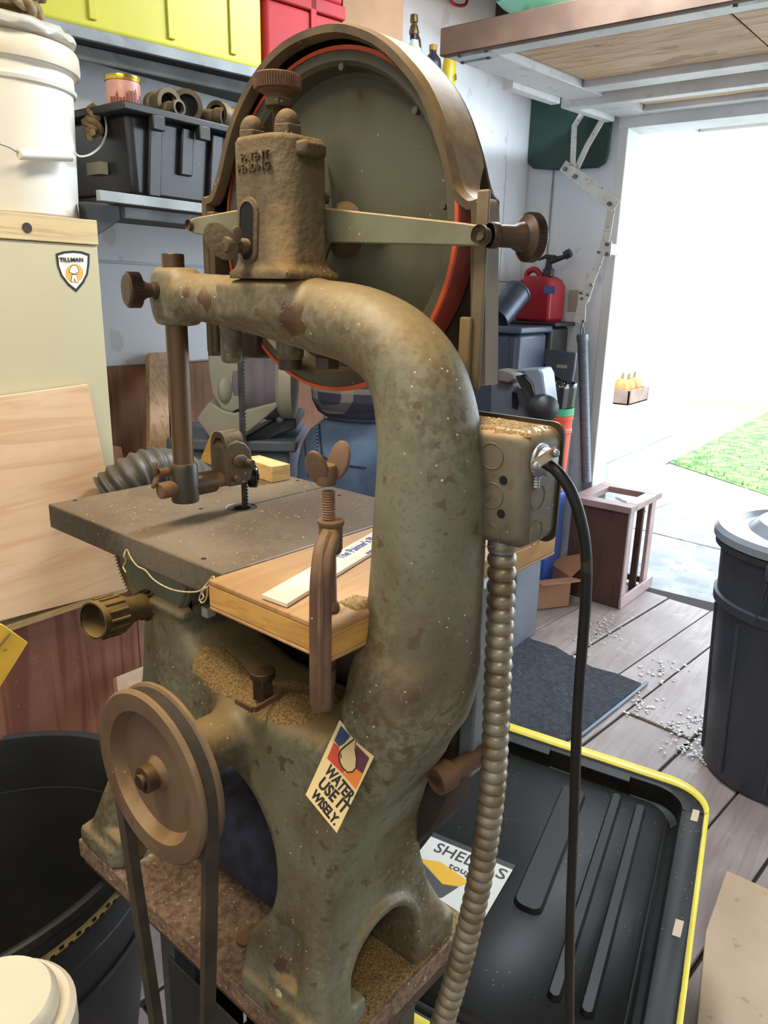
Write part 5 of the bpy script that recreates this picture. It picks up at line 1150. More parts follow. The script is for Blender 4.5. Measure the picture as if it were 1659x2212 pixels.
# things on the bin lid
zbl=bzt_+.012
tc=at(268,225,Y=SYF+.07); tin=empty('candle_tin',(tc.x,tc.y,zbl),'small pinkish tin can with gold lid standing on the black bin','tin can')
rt=.034; ht=.058
build('tin_body',MB().cyl((tc.x,tc.y,zbl),(tc.x,tc.y,zbl+ht-.01),rt,seg=40),mat('pink_printed_tin',(196,150,136),(178,120,104),rough=.35,metal=.2,scale=18),tin,bevel=.001)
build('gold_lid',MB().lathe([(rt+.001,ht-.010),(rt+.0015,ht-.006),(rt+.001,ht),(rt-.004,ht+.001),(.001,ht-.001)],(tc.x,tc.y,zbl),sz,40,cap=False),mat('gold_lid',(200,164,72),rough=.25,metal=.9),tin)
mb=MB(); random.seed(4)
for k in range(16):
    t=math.pi+.2+k*.19; h=random.uniform(.008,.026); r1=rt+.0002; q=Vector((tc.x+r1*math.cos(t),tc.y+r1*math.sin(t),zbl+.004)); tn=Vector((-math.sin(t),math.cos(t),0)); w_=.0026
    mb.prism([q-tn*w_,q+tn*w_,q+tn*w_+sz*h,q+sz*(h+.004*(k%3)),q-tn*w_+sz*h],Vector((math.cos(t),math.sin(t),0))*.0005)
build('skyline_print',mb,mat('brown_print',(120,60,40)),tin)['kind']='stuff'
M_fit=mat('dirty_brass_fitting',(96,84,60),(60,52,40),rough=.5,metal=.4,scale=20,dust=.3)
def fit(px,py,r,L,d,lbl,n='pipe_fitting',cap=None,yy=SYF+.07):
    c=at(px,py,Y=yy); c.z=zbl+r; d=Vector(d).normalized(); a=c-d*L/2
    t=empty(n,(c.x,c.y,zbl),lbl,'pipe fitting')
    build('fitting_body',MB().lathe([(r*.7,.0),(r,.0),(r,L*.25),(r*.86,L*.3),(r*.86,L*.7),(r,L*.75),(r,L),(r*.7,L),(r*.7,L*.2),(r*.7,.0)],a,d,32,cap=False),M_fit,t)
    build('inner_plug',MB().cyl(a+d*L*.3,a+d*L*.7,r*.7,seg=24),M_hole,t); return t
fit(350,215,.030,.06,(.1,1,0),'dark grey pipe fitting lying on the black bin beside the tin',yy=SYF+.09)
fit(400,212,.034,.030,(.4,1,.1),'round glass-fronted gauge lying between the fittings on the black bin',n='round_gauge')
fit(452,236,.022,.07,(-.5,1,0),'small dark threaded pipe coupling near the guard on the black bin')
fit(490,235,.030,.09,(1,.25,0),'ribbed grey pipe fitting half hidden by the wheel guard')
fit(375,232,.016,.04,(.0,1,0),'small pale elbow fitting in front of the gauge',yy=SYF+.04)
# rope bundle hanging behind the bucket
rk=[at(200+6*math.sin(i*1.3),235+i*7,Y=1.52)+Vector((.008*math.cos(i*2),.01*math.sin(i*2.1),0)) for i in range(9)]
rr2=rope('rope_hank',catmull(rk,6),.012,MATS['tan_rope'],None,.03); tag(rr2,'small hank of pale rope hanging behind the bucket handle','rope')
# yellow and red totes, boards on the upper shelf
M_yt=mat('yellow_green_plastic',(204,200,78),(196,190,66),rough=.4,scale=3,spec=.4); M_rt=mat('red_plastic',(168,32,34),(150,26,30),rough=.7,scale=5)
def tote(n,xa,xb,h,m_,lbl,ribs,rim=None,zb=None):
    zb=zb or z2t
    pa,pb=up(xa,.012),up(xb,.012); t=empty(n,((pa.x+pb.x)/2,1.72,zb),lbl,'tote')
    def blk(nn,z0,z1_,o_=0,bev=.01): return build(nn,MB().prism([Vector((v.x,v.y,z0)) for v in (pa-un*o_-ud*o_,pb-un*o_+ud*o_)]+[Vector((pb.x+ud.x*o_,BY-.014,z0)),Vector((pa.x-ud.x*o_,BY-.014,z0))],(0,0,z1_-z0)),m_,t,bevel=bev,seg=3)
    if rim: blk('tote_body',zb,zb+rim); blk('tote_rim',zb+rim,zb+rim+.035,.006,.005); blk('tote_upper',zb+rim+.036,zb+h)
    else: blk('tote_body',zb,zb+h)
    for f in ribs:
        q=pa.lerp(pb,f); q.z=zb+.02; build('moulded_rib',MB().prism([q,q+ud*.018,q+ud*.020+sz*(h-.05),q-ud*.002+sz*(h-.05)],-un*.006),m_,t,bevel=.002)
    return t
yx=at(552,140,Z=z2t).x; dlt=1.0
xe=lambda px,py:at(px,py,Z=z2t).x
tote('yellow_tote',up(.90).x,xe(553,155),.36,M_yt,'large yellow-green plastic tote standing on the upper shelf',(.35,.62,.86))
tote('red_tote',xe(553,155)+.012,xe(757,190),.42,M_rt,'red plastic tote on the upper shelf right of the yellow tote',(.55,),rim=.17)
bA=up(xe(757,190)+.012,.03); bB=up(xe(757,190)+.012+.30,.03)
bA.z=bB.z=z2t; kx=at(878,60,Y=bB.y).x; bB=up(kx,.03); bB.z=z2t
o=build('brown_board',MB().prism([bA,bB,bB+un*.02,bA+un*.02],(0,0,.52)),mat('brown_cardboard',(150,116,84),(130,98,70),rough=.85,scale=4),None,bevel=.002); tag(o,'plain brown board standing on edge right of the red tote','board')
BSH=1.66; zbs=at(1003,232,Y=BSH).z
bsx0=kx+.03; bsx1=at(1006,236,Y=BSH).x
s3=empty('bottle_shelf',((bsx0+bsx1)/2,1.75,zbs-.02),'short white shelf on the back wall behind the wheel guard holding bottles','shelf')
tb('shelf_board',(bsx0,BSH,zbs-.02),(bsx1,BY-.013,zbs),M_whitepaint,s3,.001); tb('bracket',(bsx1-.04,BSH+.03,zbs-.06),(bsx1-.02,BY-.013,zbs-.0205),M_whitepaint,s3,.001)
# bottles behind the guard
def bottle(px,py,pt_,r,lbl,cols,n='bottle',yy=1.74,neck=.4,capc=None,cat='bottle'):
    c=at(px,py,Y=yy); top=at(px,pt_,Y=yy).z; z0=zbs; h=top-z0; t=empty(n,(c.x,c.y,z0),lbl,cat)
    build('bottle_body',MB().lathe([(.001,0),(r*.95,0),(r,.006),(r,h*.68),(r*.9,h*.76),(r*neck,h*.86),(r*neck,h*.9),(.001,h*.9)],(c.x,c.y,z0),sz,36,cap=False),cols[0],t)
    build('cap',MB().cyl((c.x,c.y,z0+h*.9),(c.x,c.y,z0+h),r*neck*1.15,seg=24),cols[1],t,bevel=.002); return t,c,h
bottle(934,150,96,.032,'dark bottle with yellow cap standing behind the wheel guard',(mat('dark_bottle',(52,54,58),rough=.35),mat('mustard_cap',(176,134,50),rough=.5)))
yt2,c_,h_=bottle(970,150,103,.026,'tall yellow tube bottle with red cap behind the wheel guard',(mat('yellow_bottle',(222,190,40),(210,170,30),rough=.35,scale=14),mat('red_cap',(150,36,36),rough=.5)),neck=.75,yy=1.73)
build('red_band',MB().cyl((c_.x,c_.y,zbs+.012),(c_.x,c_.y,zbs+.035),.0265,seg=36),mat('red_band',(180,50,60)),yt2)
A=at(982,172,Y=1.695); text('B',frame(A,Vector((1,.1,0)),sz),.03,M_ink,yt2,'bottle_lettering',depth=.001)
tt,c_,h_=bottle(893,110,72,.030,'white torch bottle with brass burner on top behind the guard',(M_bkt,mat('black_cap',(24,26,34),rough=.4)),n='blow_torch',cat='torch')
bt=at(893,32,Y=1.74); z9=zbs+h_
build('burner_tube',MB().tube([(c_.x,c_.y,z9),(c_.x,c_.y,z9+.03),(c_.x-.002,c_.y,bt.z-.02)],.0055,10),mat('old_brass',(128,100,56),(90,70,44),rough=.4,metal=.6),tt)
build('burner_head',MB().lathe([(.012,0),(.014,.005),(.013,.024),(.010,.026)],(c_.x-.002,c_.y,bt.z-.024),sz,20),MATS['old_brass'],tt); build('valve_body',MB().lathe([(.016,0),(.018,.008),(.012,.03)],(c_.x,c_.y,z9-.004),sz,20),MATS['old_brass'],tt)
build('hose',MB().tube(catmull([(c_.x+.01,c_.y,z9+.005),(c_.x+.035,c_.y,z9-.01),(c_.x+.045,c_.y,z9-.05),(c_.x+.046,c_.y,z9-.1)],6),.004,8),M_dkst,tt)
# red hook loop and surfboard overhead
rkp=[at(px,py,Y=1.80) for px,py in ((968,-12),(975,3),(985,11),(1000,12),(1008,5),(1010,-12))]
o=build('red_hook',MB().tube(catmull(rkp,5),.006,10),mat('red_rubber',(150,40,44),rough=.5)); tag(o,'red rubber coated hook hanging on the back wall near the ceiling','hook')
sb0=at(1080,22,Z=2.36); 
nose=at(1082,30,Z=2.33); 
sbm=MB(); rows=[]; D_=Vector((.86,-.5,0)).normalized(); Pn=Vector((-D_.y,D_.x,0)); n=22
for i in range(n+1):
    f=i/n; w_=.25*math.sin(math.pi*min(1,f*.9+.012))**.55; th_=.030*math.sin(math.pi*min(1,f*.92+.02))**.5; c=nose+D_*1.35*f+Vector((0,0,.0+.10*(f-.5)**2*0+.05))
    rows.append([c+Pn*w_*math.cos(a)+sz*th_*math.sin(a) for a in [2*math.pi*k/20 for k in range(20)]])
o=loft('surfboard',rows,mat('teal_cream_surfboard',(190,196,160),(90,170,150),rough=.35,scale=1.4,thr=.5),None,angle=60); tag(o,'old teal and cream surfboard stored on top of the open overhead door','surfboard')
build('leash_plug',MB().cyl(at(1135,40,Z=2.34),at(1135,44,Z=2.34)+Vector((0,0,.03)),.012,seg=10),M_black,o)
# ================================================================ MIDDLE DISTANCE: boards, hose, sander, person
def rbox(mb,c,size,rz):
    M=Matrix.Translation(c)@Matrix.Rotation(rz,4,'Z'); return mb.box((0,0,size[2]/2),size,M)
panel('leaning_board',[(322,762),(360,760),(372,1060),(326,1060)],1.62,1.81,.02,mat('pale_pine_board',(222,186,146),(208,168,128),rough=.6,scale=5,grain=(5,(150,108,76),.5),aniso=(12,12,1)),'pale pine board leaning on the brown plywood wall behind the guide post','board')
panel('leaning_plank',[(233,960),(262,965),(300,1120),(236,1120)],1.60,1.80,.015,mat('pinkish_board',(168,122,98),(150,104,80),rough=.7,scale=6),'pinkish plank leaning low on the wall beside the cream cabinet','board')
st_=panel('dark_strip',[(372,880),(384,878),(372,1060),(358,1060)],1.70,1.80,.012,mat('dark_wood_strip',(66,50,36),rough=.8),'thin dark wood strip leaning against the wall right of the pine board','board')
# corrugated hose
hz=[at(px,py,D=d_) for px,py,d_ in ((238,1075,1.50),(300,1030,1.52),(360,1020,1.56),(420,1045,1.62),(445,1085,1.66))]
cur=catmull(hz,24); pts_=[];rad=[]
for i,p in enumerate(cur): pts_.append(p); rad.append(.050+(.003 if i<len(cur)*.42 else .0006)*math.sin(i*1.05))
ho=build('corrugated_hose',MB().tube(pts_,rad,32),mat('dark_ribbed_hose',(40,38,34),(70,66,58),rough=.5,scale=5,dust=.35,dustc=(130,118,100)),None,angle=80); tag(ho,'fat dark corrugated hose curving behind the left corner of the saw table','hose')
# sander on its cabinet
SD=1.95
sc0=at(560,900,D=SD); su=HR.copy(); sv=HD.copy()
def sp_(px,py,d=SD): return at(px,py,D=d)
sn=empty('disc_sander',Vector((sc0.x,sc0.y,at(560,1010,D=SD).z)),'grey cast machine sander with big purplish drum standing behind the blade','sander')
M_sg=mat('sander_grey',(150,150,136),(134,134,122),rough=.5,scale=5,bump=.08); M_sb=mat('sander_blue_grey',(96,106,122),(80,88,100),rough=.45,scale=4)
def sprism(n,pts,d,th,m_,par=sn,bev=.004): return build(n,MB().prism([sp_(px,py,d) for px,py in pts],HD*th),m_,par,bevel=bev)
sprism('side_plate',[(446,700),(520,690),(524,880),(500,892),(478,884),(458,850),(450,800)],SD-.02,.05,M_sg)
p=sp_(487,842,SD-.021); build('oval_boss',MB().sphere(tuple(p),.03,24,(.75,.5,1.1)),M_sg,sn)
dp=sp_(566,820,SD+.08); 
build('sanding_drum',MB().lathe([(.001,-.062),(.098,-.062),(.105,-.056),(.105,.056),(.098,.062),(.001,.062)],dp,HR,56,cap=False),mat('purple_grey_belt',(112,108,122),(96,92,104),rough=.75,scale=4,stretch=(12,12,.6)),sn,angle=35)
sprism('top_hood',[(484,748),(512,735),(590,740),(604,765),(575,772),(505,770)],SD-.01,.16,M_sg)
build('end_casing',MB().lathe([(.001,0),(.085,.0),(.095,.01),(.095,.04),(.001,.05)],sp_(604,825,SD+.04),HR,48,cap=False),M_sg,sn,angle=35)
sprism('dust_chute',[(424,905),(452,868),(480,886),(505,893),(600,868),(606,873),(560,915),(520,945),(480,955),(455,950)],SD-.03,.10,M_sg)
sprism('table_edge',[(462,955),(520,950),(600,905),(640,905),(640,925),(600,940),(560,962),(500,985),(470,975)],SD+.03,.2,mat('sander_dark',(58,64,66),rough=.5))
kb_=sp_(604,905,SD+.02); build('knob',MB().sphere(tuple(kb_),.012,16),M_steel,sn)
c0_=at(600,930,D=SD+.16); mb=MB(); base=Vector((c0_.x,c0_.y,0))-HR*.10-HD*.02; rz=math.atan2(HR.y,HR.x); 
sc2=empty('machine_cabinet',base,'grey-blue steel cabinet base under the sander, beside the person','cabinet')
ztop_=at(600,930,D=SD+.16).z
build('cabinet_body',rbox(MB(),base,(.30,.24,ztop_-.03),rz),M_sb,sc2,bevel=.008); build('cabinet_top',rbox(MB(),base+sz*(ztop_-.0295),(.34,.28,.03),rz),M_sb,sc2,bevel=.006)
sprism('plywood_wedge',[(432,995),(456,936),(500,955),(492,975),(470,1010)],SD-.10,.05,M_core,None,.001)
for o in list(bpy.data.objects):
    if o.name.startswith('plywood_wedge'): tag(o,'layered plywood wedge sticking up behind the blade guide head','wood piece')
# person, back to the viewer
PD=1.97; pcx=at(806,900,D=PD); PB=Vector((pcx.x,pcx.y,0)); fw=(HD*.96+HR*-.28).normalized(); rt_v=Vector((fw.y,-fw.x,0))
pers=empty('person',PB,'person in plaid shirt and blue jeans standing with back turned behind the saw','person')
def bp_(r,f,z): return PB+rt_v*r+fw*f+Vector((0,0,z))
def skin(n,V,Eg,R,m_,sub=2,par=pers,root=0):
    me=bpy.data.meshes.new(n); o0=PB; me.from_pydata([tuple(v-o0) for v in V],Eg,[]); o=bpy.data.objects.new(n,me); COL.objects.link(o); o.parent=par; me.materials.append(m_)
    md=o.modifiers.new('k','SKIN'); me.skin_vertices[0].data[root].use_root=True
    for i,r in enumerate(R): me.skin_vertices[0].data[i].radius=(r if hasattr(r,'__len__') else (r,r))
    md.use_smooth_shade=True; s_=o.modifiers.new('u','SUBSURF'); s_.levels=s_.render_levels=sub; return o
M_skin=mat('skin',(196,150,124),rough=.5,scale=6,c2=(186,138,112))
M_jean=mat('blue_denim',(100,124,156),(66,86,116),rough=.85,scale=7,bump=.4,bscale=300)
M_plaid=mat('plaid_flannel',(50,54,80),(64,66,88),rough=.9,scale=12)
# body (one continuous surface), clothes over it
Vb=[bp_(0,0,.97),bp_(0,.01,1.14),bp_(0,.03,1.32),bp_(0,.05,1.48),bp_(0,.09,1.60),bp_(0,.12,1.70),bp_(0,.125,1.80),
 bp_(-.17,.04,1.46),bp_(-.24,.12,1.22),bp_(-.20,.33,1.12),bp_(.17,.04,1.46),bp_(.24,.12,1.22),bp_(.18,.33,1.12),
 bp_(-.10,0,.90),bp_(-.11,.01,.50),bp_(-.11,-.02,.09),bp_(.10,0,.90),bp_(.11,.01,.50),bp_(.11,-.02,.09),bp_(-.12,.14,.045),bp_(.12,.14,.045)]
Eb=[(0,1),(1,2),(2,3),(3,4),(4,5),(5,6),(3,7),(7,8),(8,9),(3,10),(10,11),(11,12),(0,13),(13,14),(14,15),(0,16),(16,17),(17,18),(15,19),(18,20)]
Rb=[(.09,.07),(.09,.07),(.12,.09),(.10,.08),.055,.085,.082,.055,.045,.032,.055,.045,.032,.095,.06,.042,.095,.06,.042,.04,.04]
skin('body',Vb,Eb,Rb,M_skin)
Vj=[bp_(0,-.005,1.10),bp_(0,-.01,.99),bp_(-.10,-.005,.86),bp_(-.112,.005,.62),bp_(-.112,.012,.48),bp_(-.112,-.015,.10),bp_(.10,-.005,.86),bp_(.112,.005,.62),bp_(.112,.012,.48),bp_(.112,-.015,.10)]
jn=skin('jeans',Vj,[(0,1),(1,2),(2,3),(3,4),(4,5),(1,6),(6,7),(7,8),(8,9)],[(.200,.140),(.206,.152),(.118,.124),.094,.078,.062,(.116,.124),.094,.078,.062],M_jean)
Vs=[bp_(0,-.01,1.035),bp_(0,0,1.19),bp_(0,.025,1.33),bp_(0,.045,1.46),bp_(0,.075,1.54),bp_(-.18,.04,1.46),bp_(-.25,.12,1.23),bp_(-.22,.26,1.155),bp_(.18,.04,1.46),bp_(.25,.12,1.23),bp_(.21,.26,1.155)]
sh=skin('plaid_shirt',Vs,[(0,1),(1,2),(2,3),(3,4),(3,5),(5,6),(6,7),(3,8),(8,9),(9,10)],[(.198,.152),(.172,.14),(.17,.13),(.14,.11),.062,.072,.062,.048,.072,.062,.048],M_plaid)
# plaid pattern is woven: bands in the material
nt=M_plaid.node_tree; N=nt.nodes; L=nt.links; bs_=N['Principled BSDF']; prev=bs_.inputs['Base Color'].links[0].from_socket; tc=N.new('ShaderNodeTexCoord')
for ax,rot_,colr,th_ in ((0,0,(150,146,140),.86),(2,0,(150,146,140),.86),(2,0,(30,32,56),-.55)):
    sp=N.new('ShaderNodeSeparateXYZ'); L.new(tc.outputs['Object'],sp.inputs[0]); m1=N.new('ShaderNodeMath'); m1.operation='MULTIPLY'; m1.inputs[1].default_value=78; L.new(sp.outputs[ax],m1.inputs[0]); m2=N.new('ShaderNodeMath'); m2.operation='SINE'; L.new(m1.outputs[0],m2.inputs[0]); m3=N.new('ShaderNodeMath'); m3.operation='GREATER_THAN' if th_>0 else 'LESS_THAN'; m3.inputs[1].default_value=th_; L.new(m2.outputs[0],m3.inputs[0]); m4=N.new('ShaderNodeMath'); m4.operation='MULTIPLY'; m4.inputs[1].default_value=.6; L.new(m3.outputs[0],m4.inputs[0]); mx_=N.new('ShaderNodeMix'); mx_.data_type='RGBA'; L.new(m4.outputs[0],mx_.inputs[0]); L.new(prev,mx_.inputs[6]); mx_.inputs[7].default_value=rgb(*colr); prev=mx_.outputs[2]
L.new(prev,bs_.inputs['Base Color'])
# pockets and seams on the jeans (raycast onto the denim)
bpy.context.view_layer.update(); dg=bpy.context.evaluated_depsgraph_get(); je=jn.evaluated_get(dg); mj=je.to_mesh(); BJ=BVHTree.FromPolygons([jn.matrix_world@v.co for v in mj.vertices],[tuple(p.vertices) for p in mj.polygons]); je.to_mesh_clear()
def jp(px,py,off=.003):
    r=Vector(ray(px,py).tolist()).normalized(); h=BJ.ray_cast(CAMP,r); return (h[0]-r*off) if h[0] else None
def jline(pts,r,m_,n='seam'):
    q=[jp(*p) for p in catmull([Vector((a,b,0)) for a,b in pts],8) for p in [(p.x,p.y)]]; q=[v for v in q if v]
    if len(q)>2: build(n,MB().tube(q,r,6),m_,jn)
M_dd=mat('dark_denim_seam',(34,46,72),rough=.9); M_ld=mat('light_denim_stitch',(128,146,170),rough=.9)
jline([(690,885),(740,892),(800,900),(818,902)],.0035,M_dd); jline([(690,885),(690,930),(696,985)],.0028,M_dd); jline([(696,985),(730,1002),(790,1010)],.0025,M_dd)
jline([(655,915),(658,960),(666,1030)],.002,M_dd); jline([(684,890),(684,940),(690,985)],.0012,M_ld,'stitching')
mb=[]
for k in range(14):
    q=jp(681+k*.5,890+k*7.5,.004); 
    if q: build('stitch',MB().sphere(tuple(q),.0028,6),M_dd,jn)
Vh=[bp_(0,.105,1.70),bp_(0,.105,1.79),bp_(0,.12,1.84)]
skin('hair',Vh,[(0,1),(1,2)],[(.088,.09),(.092,.095),(.07,.07)],mat('dark_hair',(60,44,34),rough=.8,scale=60))
fc=bp_(0,.205,1.745); build('nose',MB().sphere(tuple(fc),.016,12,(1,1,1.3)),M_skin,pers)
for s_ in (-1,1):
    build('eye',MB().sphere(tuple(bp_(.032*s_,.190,1.765)),.012,12),mat('eye_white',(230,226,220),rough=.2),pers); build('ear',MB().sphere(tuple(bp_(.088*s_,.12,1.75)),.026,14,(.45,.8,1.2)),M_skin,pers)
build('mouth',MB().sphere(tuple(bp_(0,.196,1.70)),.018,12,(1.2,.5,.35)),mat('lips',(160,96,84),rough=.5),pers)
for s_ in (-1,1):
    w0_=bp_(.19*s_,.33,1.12) if s_>0 else bp_(-.20,.33,1.12); pm=w0_+fw*.07
    V=[w0_,pm];E_=[(0,1)];R=[(.026,.02),(.034,.016)]
    for k,(o_,L1) in enumerate(((-.026,.062),(-.009,.074),(.009,.070),(.026,.056))):
        b=len(V); V+= [pm+rt_v*o_*.9+fw*.01,pm+rt_v*o_+fw*L1*.55-sz*.006,pm+rt_v*o_+fw*L1*.9-sz*.03]; E_+=[(1,b),(b,b+1),(b+1,b+2)]; R+=[.0095,.009,.0075]
    b=len(V); V+=[w0_+fw*.03-rt_v*s_*.032,w0_+fw*.07-rt_v*s_*.046-sz*.012]; E_+=[(0,b),(b,b+1)]; R+=[.011,.009]
    skin('hand',V,E_,R,M_skin,1)
for s_ in (-1,1):
    mb=MB(); c=bp_(.118*s_,.05,.0); M=Matrix((rt_v,fw,sz)).transposed().to_4x4(); M.translation=c
    rows=[[M@Vector((w_*math.cos(t)*(.95 if math.sin(t)<0 else 1),l_*math.sin(t)+o2,z)) for t in [2*math.pi*k/24 for k in range(24)]] for (w_,l_,o2,z) in ((.048,.145,.03,0),(.050,.148,.03,.02),(.046,.14,.03,.04),(.042,.11,0,.075),(.045,.06,-.05,.11),(.044,.055,-.055,.13))]
    loft('shoe',rows,mat('dark_shoe',(44,40,38),rough=.6),pers)
# ================================================================ RIGHT REAR CORNER
M_bb=mat('blue_grey_bin',(72,84,104),(58,68,86),rough=.4,scale=3)
a=at(1122,900,X=3.05); b=at(1122,705,X=3.05); 
def cx(px,X): return at(px,800,X=X).y
yb1=cx(1122,3.05); zlid=at(1110,706,X=3.05).z
lb_=empty('blue_grey_bin',(3.2,(yb1+BY)/2,0),'tall blue-grey lidded bin beside the back wall right of the saw','bin')
tb('bin_body',(3.05,yb1+.01,0),(3.33,BY-.025,zlid-.03),M_bb,lb_,.02); tb('bin_lid',(3.03,yb1-.005,zlid-.0295),(3.35,BY-.023,zlid),M_bb,lb_,.008)
for y in (yb1+.03,yb1+.06): build('corner_groove',MB().bx((3.046,y,.1),(3.052,y+.010,zlid-.04)),M_bb,lb_,bevel=.002)
yb2=cx(1192,3.37); zst=at(1160,695,X=3.37).z
db=empty('dark_bin',(3.48,(yb2+BY)/2,0),'dark tall bin in the wall corner with the red fuel can on top','bin')
tb('bin_body',(3.37,yb2+.02,0),(3.58,BY-.025,zst-.02),M_black,db,.02); tb('bin_lid',(3.36,yb2-.005,zst-.0195),(3.588,BY-.023,zst),M_black,db,.006)
# red fuel can
zf=zst; fX=3.47; fy0=cx(1205,fX+.07); fy1=cx(1104,fX-.08); zft=at(1160,588,X=fX-.08).z
fc_=empty('red_fuel_can',(fX,(fy0+fy1)/2,zf),'red plastic fuel can with black spout standing on the dark bin','fuel can')
M_fr=mat('fuel_can_red',(176,34,50),(160,28,42),rough=.4,scale=5)
fh=zft-zf; fz=lambda f:zf+fh*f
bdY=[(fy0,0.03),(fy0-.0,.72),(fy0+.02,.86),(fy0+.05,.93),(fy1-.05,.93),(fy1,.80),(fy1,.03)]
build('can_body',MB().prism([(fX-.085,y,fz(f)) for y,f in [(fy0+.012,0)]+bdY+[(fy1-.012,0)]],(.17,0,0)),M_fr,fc_,bevel=.016,seg=3)
hx_=fX-.02
build('handle',MB().tube(catmull([(fX,fy1-.012,fz(.72)),(fX,fy1-.010,fz(.98)),(fX,fy1-.035,fz(1.06)),(fX,fy0+.12,fz(1.05)),(fX,fy0+.09,fz(.92))],6),.014,12),M_fr,fc_)
yc=cx(1168,fX); zc0=fz(.92)
build('cap',MB().cyl((fX,yc,zc0),(fX,yc,zc0+.035),.026,seg=24),M_black,fc_,bevel=.003)
zt4=lambda py:at(1173,py,X=fX).z
build('spout_stem',MB().tube([(fX,yc,zc0+.03),(fX,yc,zt4(565)),(fX,cx(1196,fX),zt4(556)),(fX,cx(1208,fX),zt4(548))],[.020,.017,.011,.010],12),M_black,fc_)
build('trigger_lever',MB().tube([(fX,cx(1145,fX),zt4(562)),(fX,cx(1160,fX),zt4(554)),(fX,cx(1180,fX),zt4(558))],[.004,.010,.014],10),M_black,fc_); build('spout_tip',MB().cyl((fX,cx(1199,fX),zt4(553)),(fX,cx(1211,fX),zt4(546)),.020,seg=20),M_black,fc_,bevel=.003)
A=at(1174,634,X=fX-.0865); B=at(1200,618,X=fX-.0865); build('blue_tape',MB().bx((fX-.0885,A.y,A.z),(fX-.0858,B.y,B.z)),mat('blue_tape',(78,100,160),rough=.6),fc_)
# grey duct tube leaning on the lid
g0=at(1120,630,X=3.27); g1=at(1072,690,X=3.12); 
o=build('duct_tube',MB().lathe([(.060,0),(.064,.002),(.064,.01),(.060,.014),(.060,(g1-g0).length),(.056,(g1-g0).length),(.056,.001)],g0,g1-g0,36,cap=False),mat('grey_duct',(88,96,108),(70,78,90),rough=.4,metal=.5,scale=12),None,angle=35); tag(o,'grey sheet metal duct tube leaning on the blue-grey bin in front of the fuel can','duct')
# outlet plate on the wall
a=at(1240,650,X=RX-.006); tag(tb('outlet_plate',(RX-.007,a.y-.035,a.z-.05),(RX-.001,a.y+.03,a.z+.05),mat('beige_plate',(176,172,150))),'beige outlet plate on the wall behind the spring tube','outlet')
# dark green rounded board on the return wall
gpts=[(1128,196),(1130,330),(1134,352),(1150,364),(1200,367),(1290,362),(1306,352),(1312,335),(1325,230)]
P=[at(px,py,X=RX-.03) for px,py in gpts]; 
for v in P: v.y=max(JY-.02,min(v.y,BY-.02))
o=build('green_board',MB().prism(P,(.02,0,0)),mat('dark_green_enamel',(34,70,60),(28,58,50),rough=.5,scale=4),None,bevel=.006,seg=3); tag(o,'dark green board with rounded corners hanging on the wall beside the overhead door','board')
# machine with arm and motor end (grey), in front of the bins
MX=2.55
gm=empty('bench_machine',at(1150,1000,X=MX),'grey cast machine arm with round black motor end beside the saw column','machine')
gm.location.z=0
M_gm=mat('machine_blue_grey',(100,106,114),(84,90,98),rough=.5,scale=6); M_gl=mat('machine_light_grey',(138,146,160),(122,128,140),rough=.35,metal=.2,scale=6)
def mp(px,py,dx=0): return at(px,py,X=MX+dx)
def mpr(n,pts,th,m_,dx=0,bev=.006,par=gm): return build(n,MB().prism([mp(px,py,dx) for px,py in pts],(th,0,0)),m_,par,bevel=bev,seg=2)
mpr('arm',[(1108,803),(1125,797),(1165,795),(1172,808),(1180,870),(1178,880),(1160,880),(1150,830),(1130,806)],.10,M_gl,-.05)
mpr('arm_inner',[(1112,812),(1128,810),(1146,832),(1160,880),(1150,890),(1140,870),(1120,830)],.08,mat('machine_dark',(62,58,56),rough=.6),-.02)
q=mp(1165,880,-.03); e=mp(1188,884,-.10); build('motor_end',MB().lathe([(.03,-.04),(.046,-.02),(.050,.03),(.046,.07),(.02,.09),(.001,.092)],q,(e-q),32),M_black,gm); q=mp(1188,872,.02); build('black_knob',MB().sphere(tuple(q),.016,16),M_black,gm)
mpr('housing',[(1060,825),(1075,822),(1105,825),(1120,838),(1140,850),(1150,900),(1148,930),(1110,935),(1070,930),(1058,905)],.18,M_gm,.02)
mpr('top_block',[(1075,797),(1100,802),(1108,808),(1108,822),(1098,828),(1075,824)],.08,mat('machine_taupe',(120,112,106),(104,98,92),rough=.6),0)
mpr('slot',[(1106,846),(1116,850),(1120,870),(1118,885),(1106,880)],.004,M_hole,.015)
a=mp(1100,925,.08); tb('pedestal',(a.x-.09,a.y-.12,0),(a.x+.14,a.y+.14,a.z),M_gm,gm,.01)
# black shopping bag standing behind, orange bucket
BX=3.195
bk=at(1210,900,X=BX); zr_=at(1205,882,X=BX).z; rB=abs(at(1176,890,X=BX).y-at(1227,890,X=BX).y)/2*1.05+.02
ob_y=at(1199,890,X=BX).y
hB0=zr_-.37
obk=empty('orange_bucket',(BX,ob_y,hB0),'orange plastic bucket with green rim band holding a black liner','bucket')
M_or=mat('orange_plastic',(232,84,50),(222,76,44),rough=.4,scale=4)
hb2=.37
build('bucket_body',MB().lathe([(.001,0),(rB*.86,0),(rB*.88,.01),(rB*.97,hb2-.11),(rB*1.03,hb2-.105),(rB*1.03,hb2-.09),(rB*.98,hb2-.085),(rB*1.0,hb2-.05),(rB*1.04,hb2-.045),(rB*1.04,hb2-.03),(rB*1.0,hb2-.028),(rB*1.0,hb2),(rB*.95,hb2),(rB*.9,.02),(.001,.02)],(BX,ob_y,hB0),sz,56,cap=False),M_or,obk,angle=35)
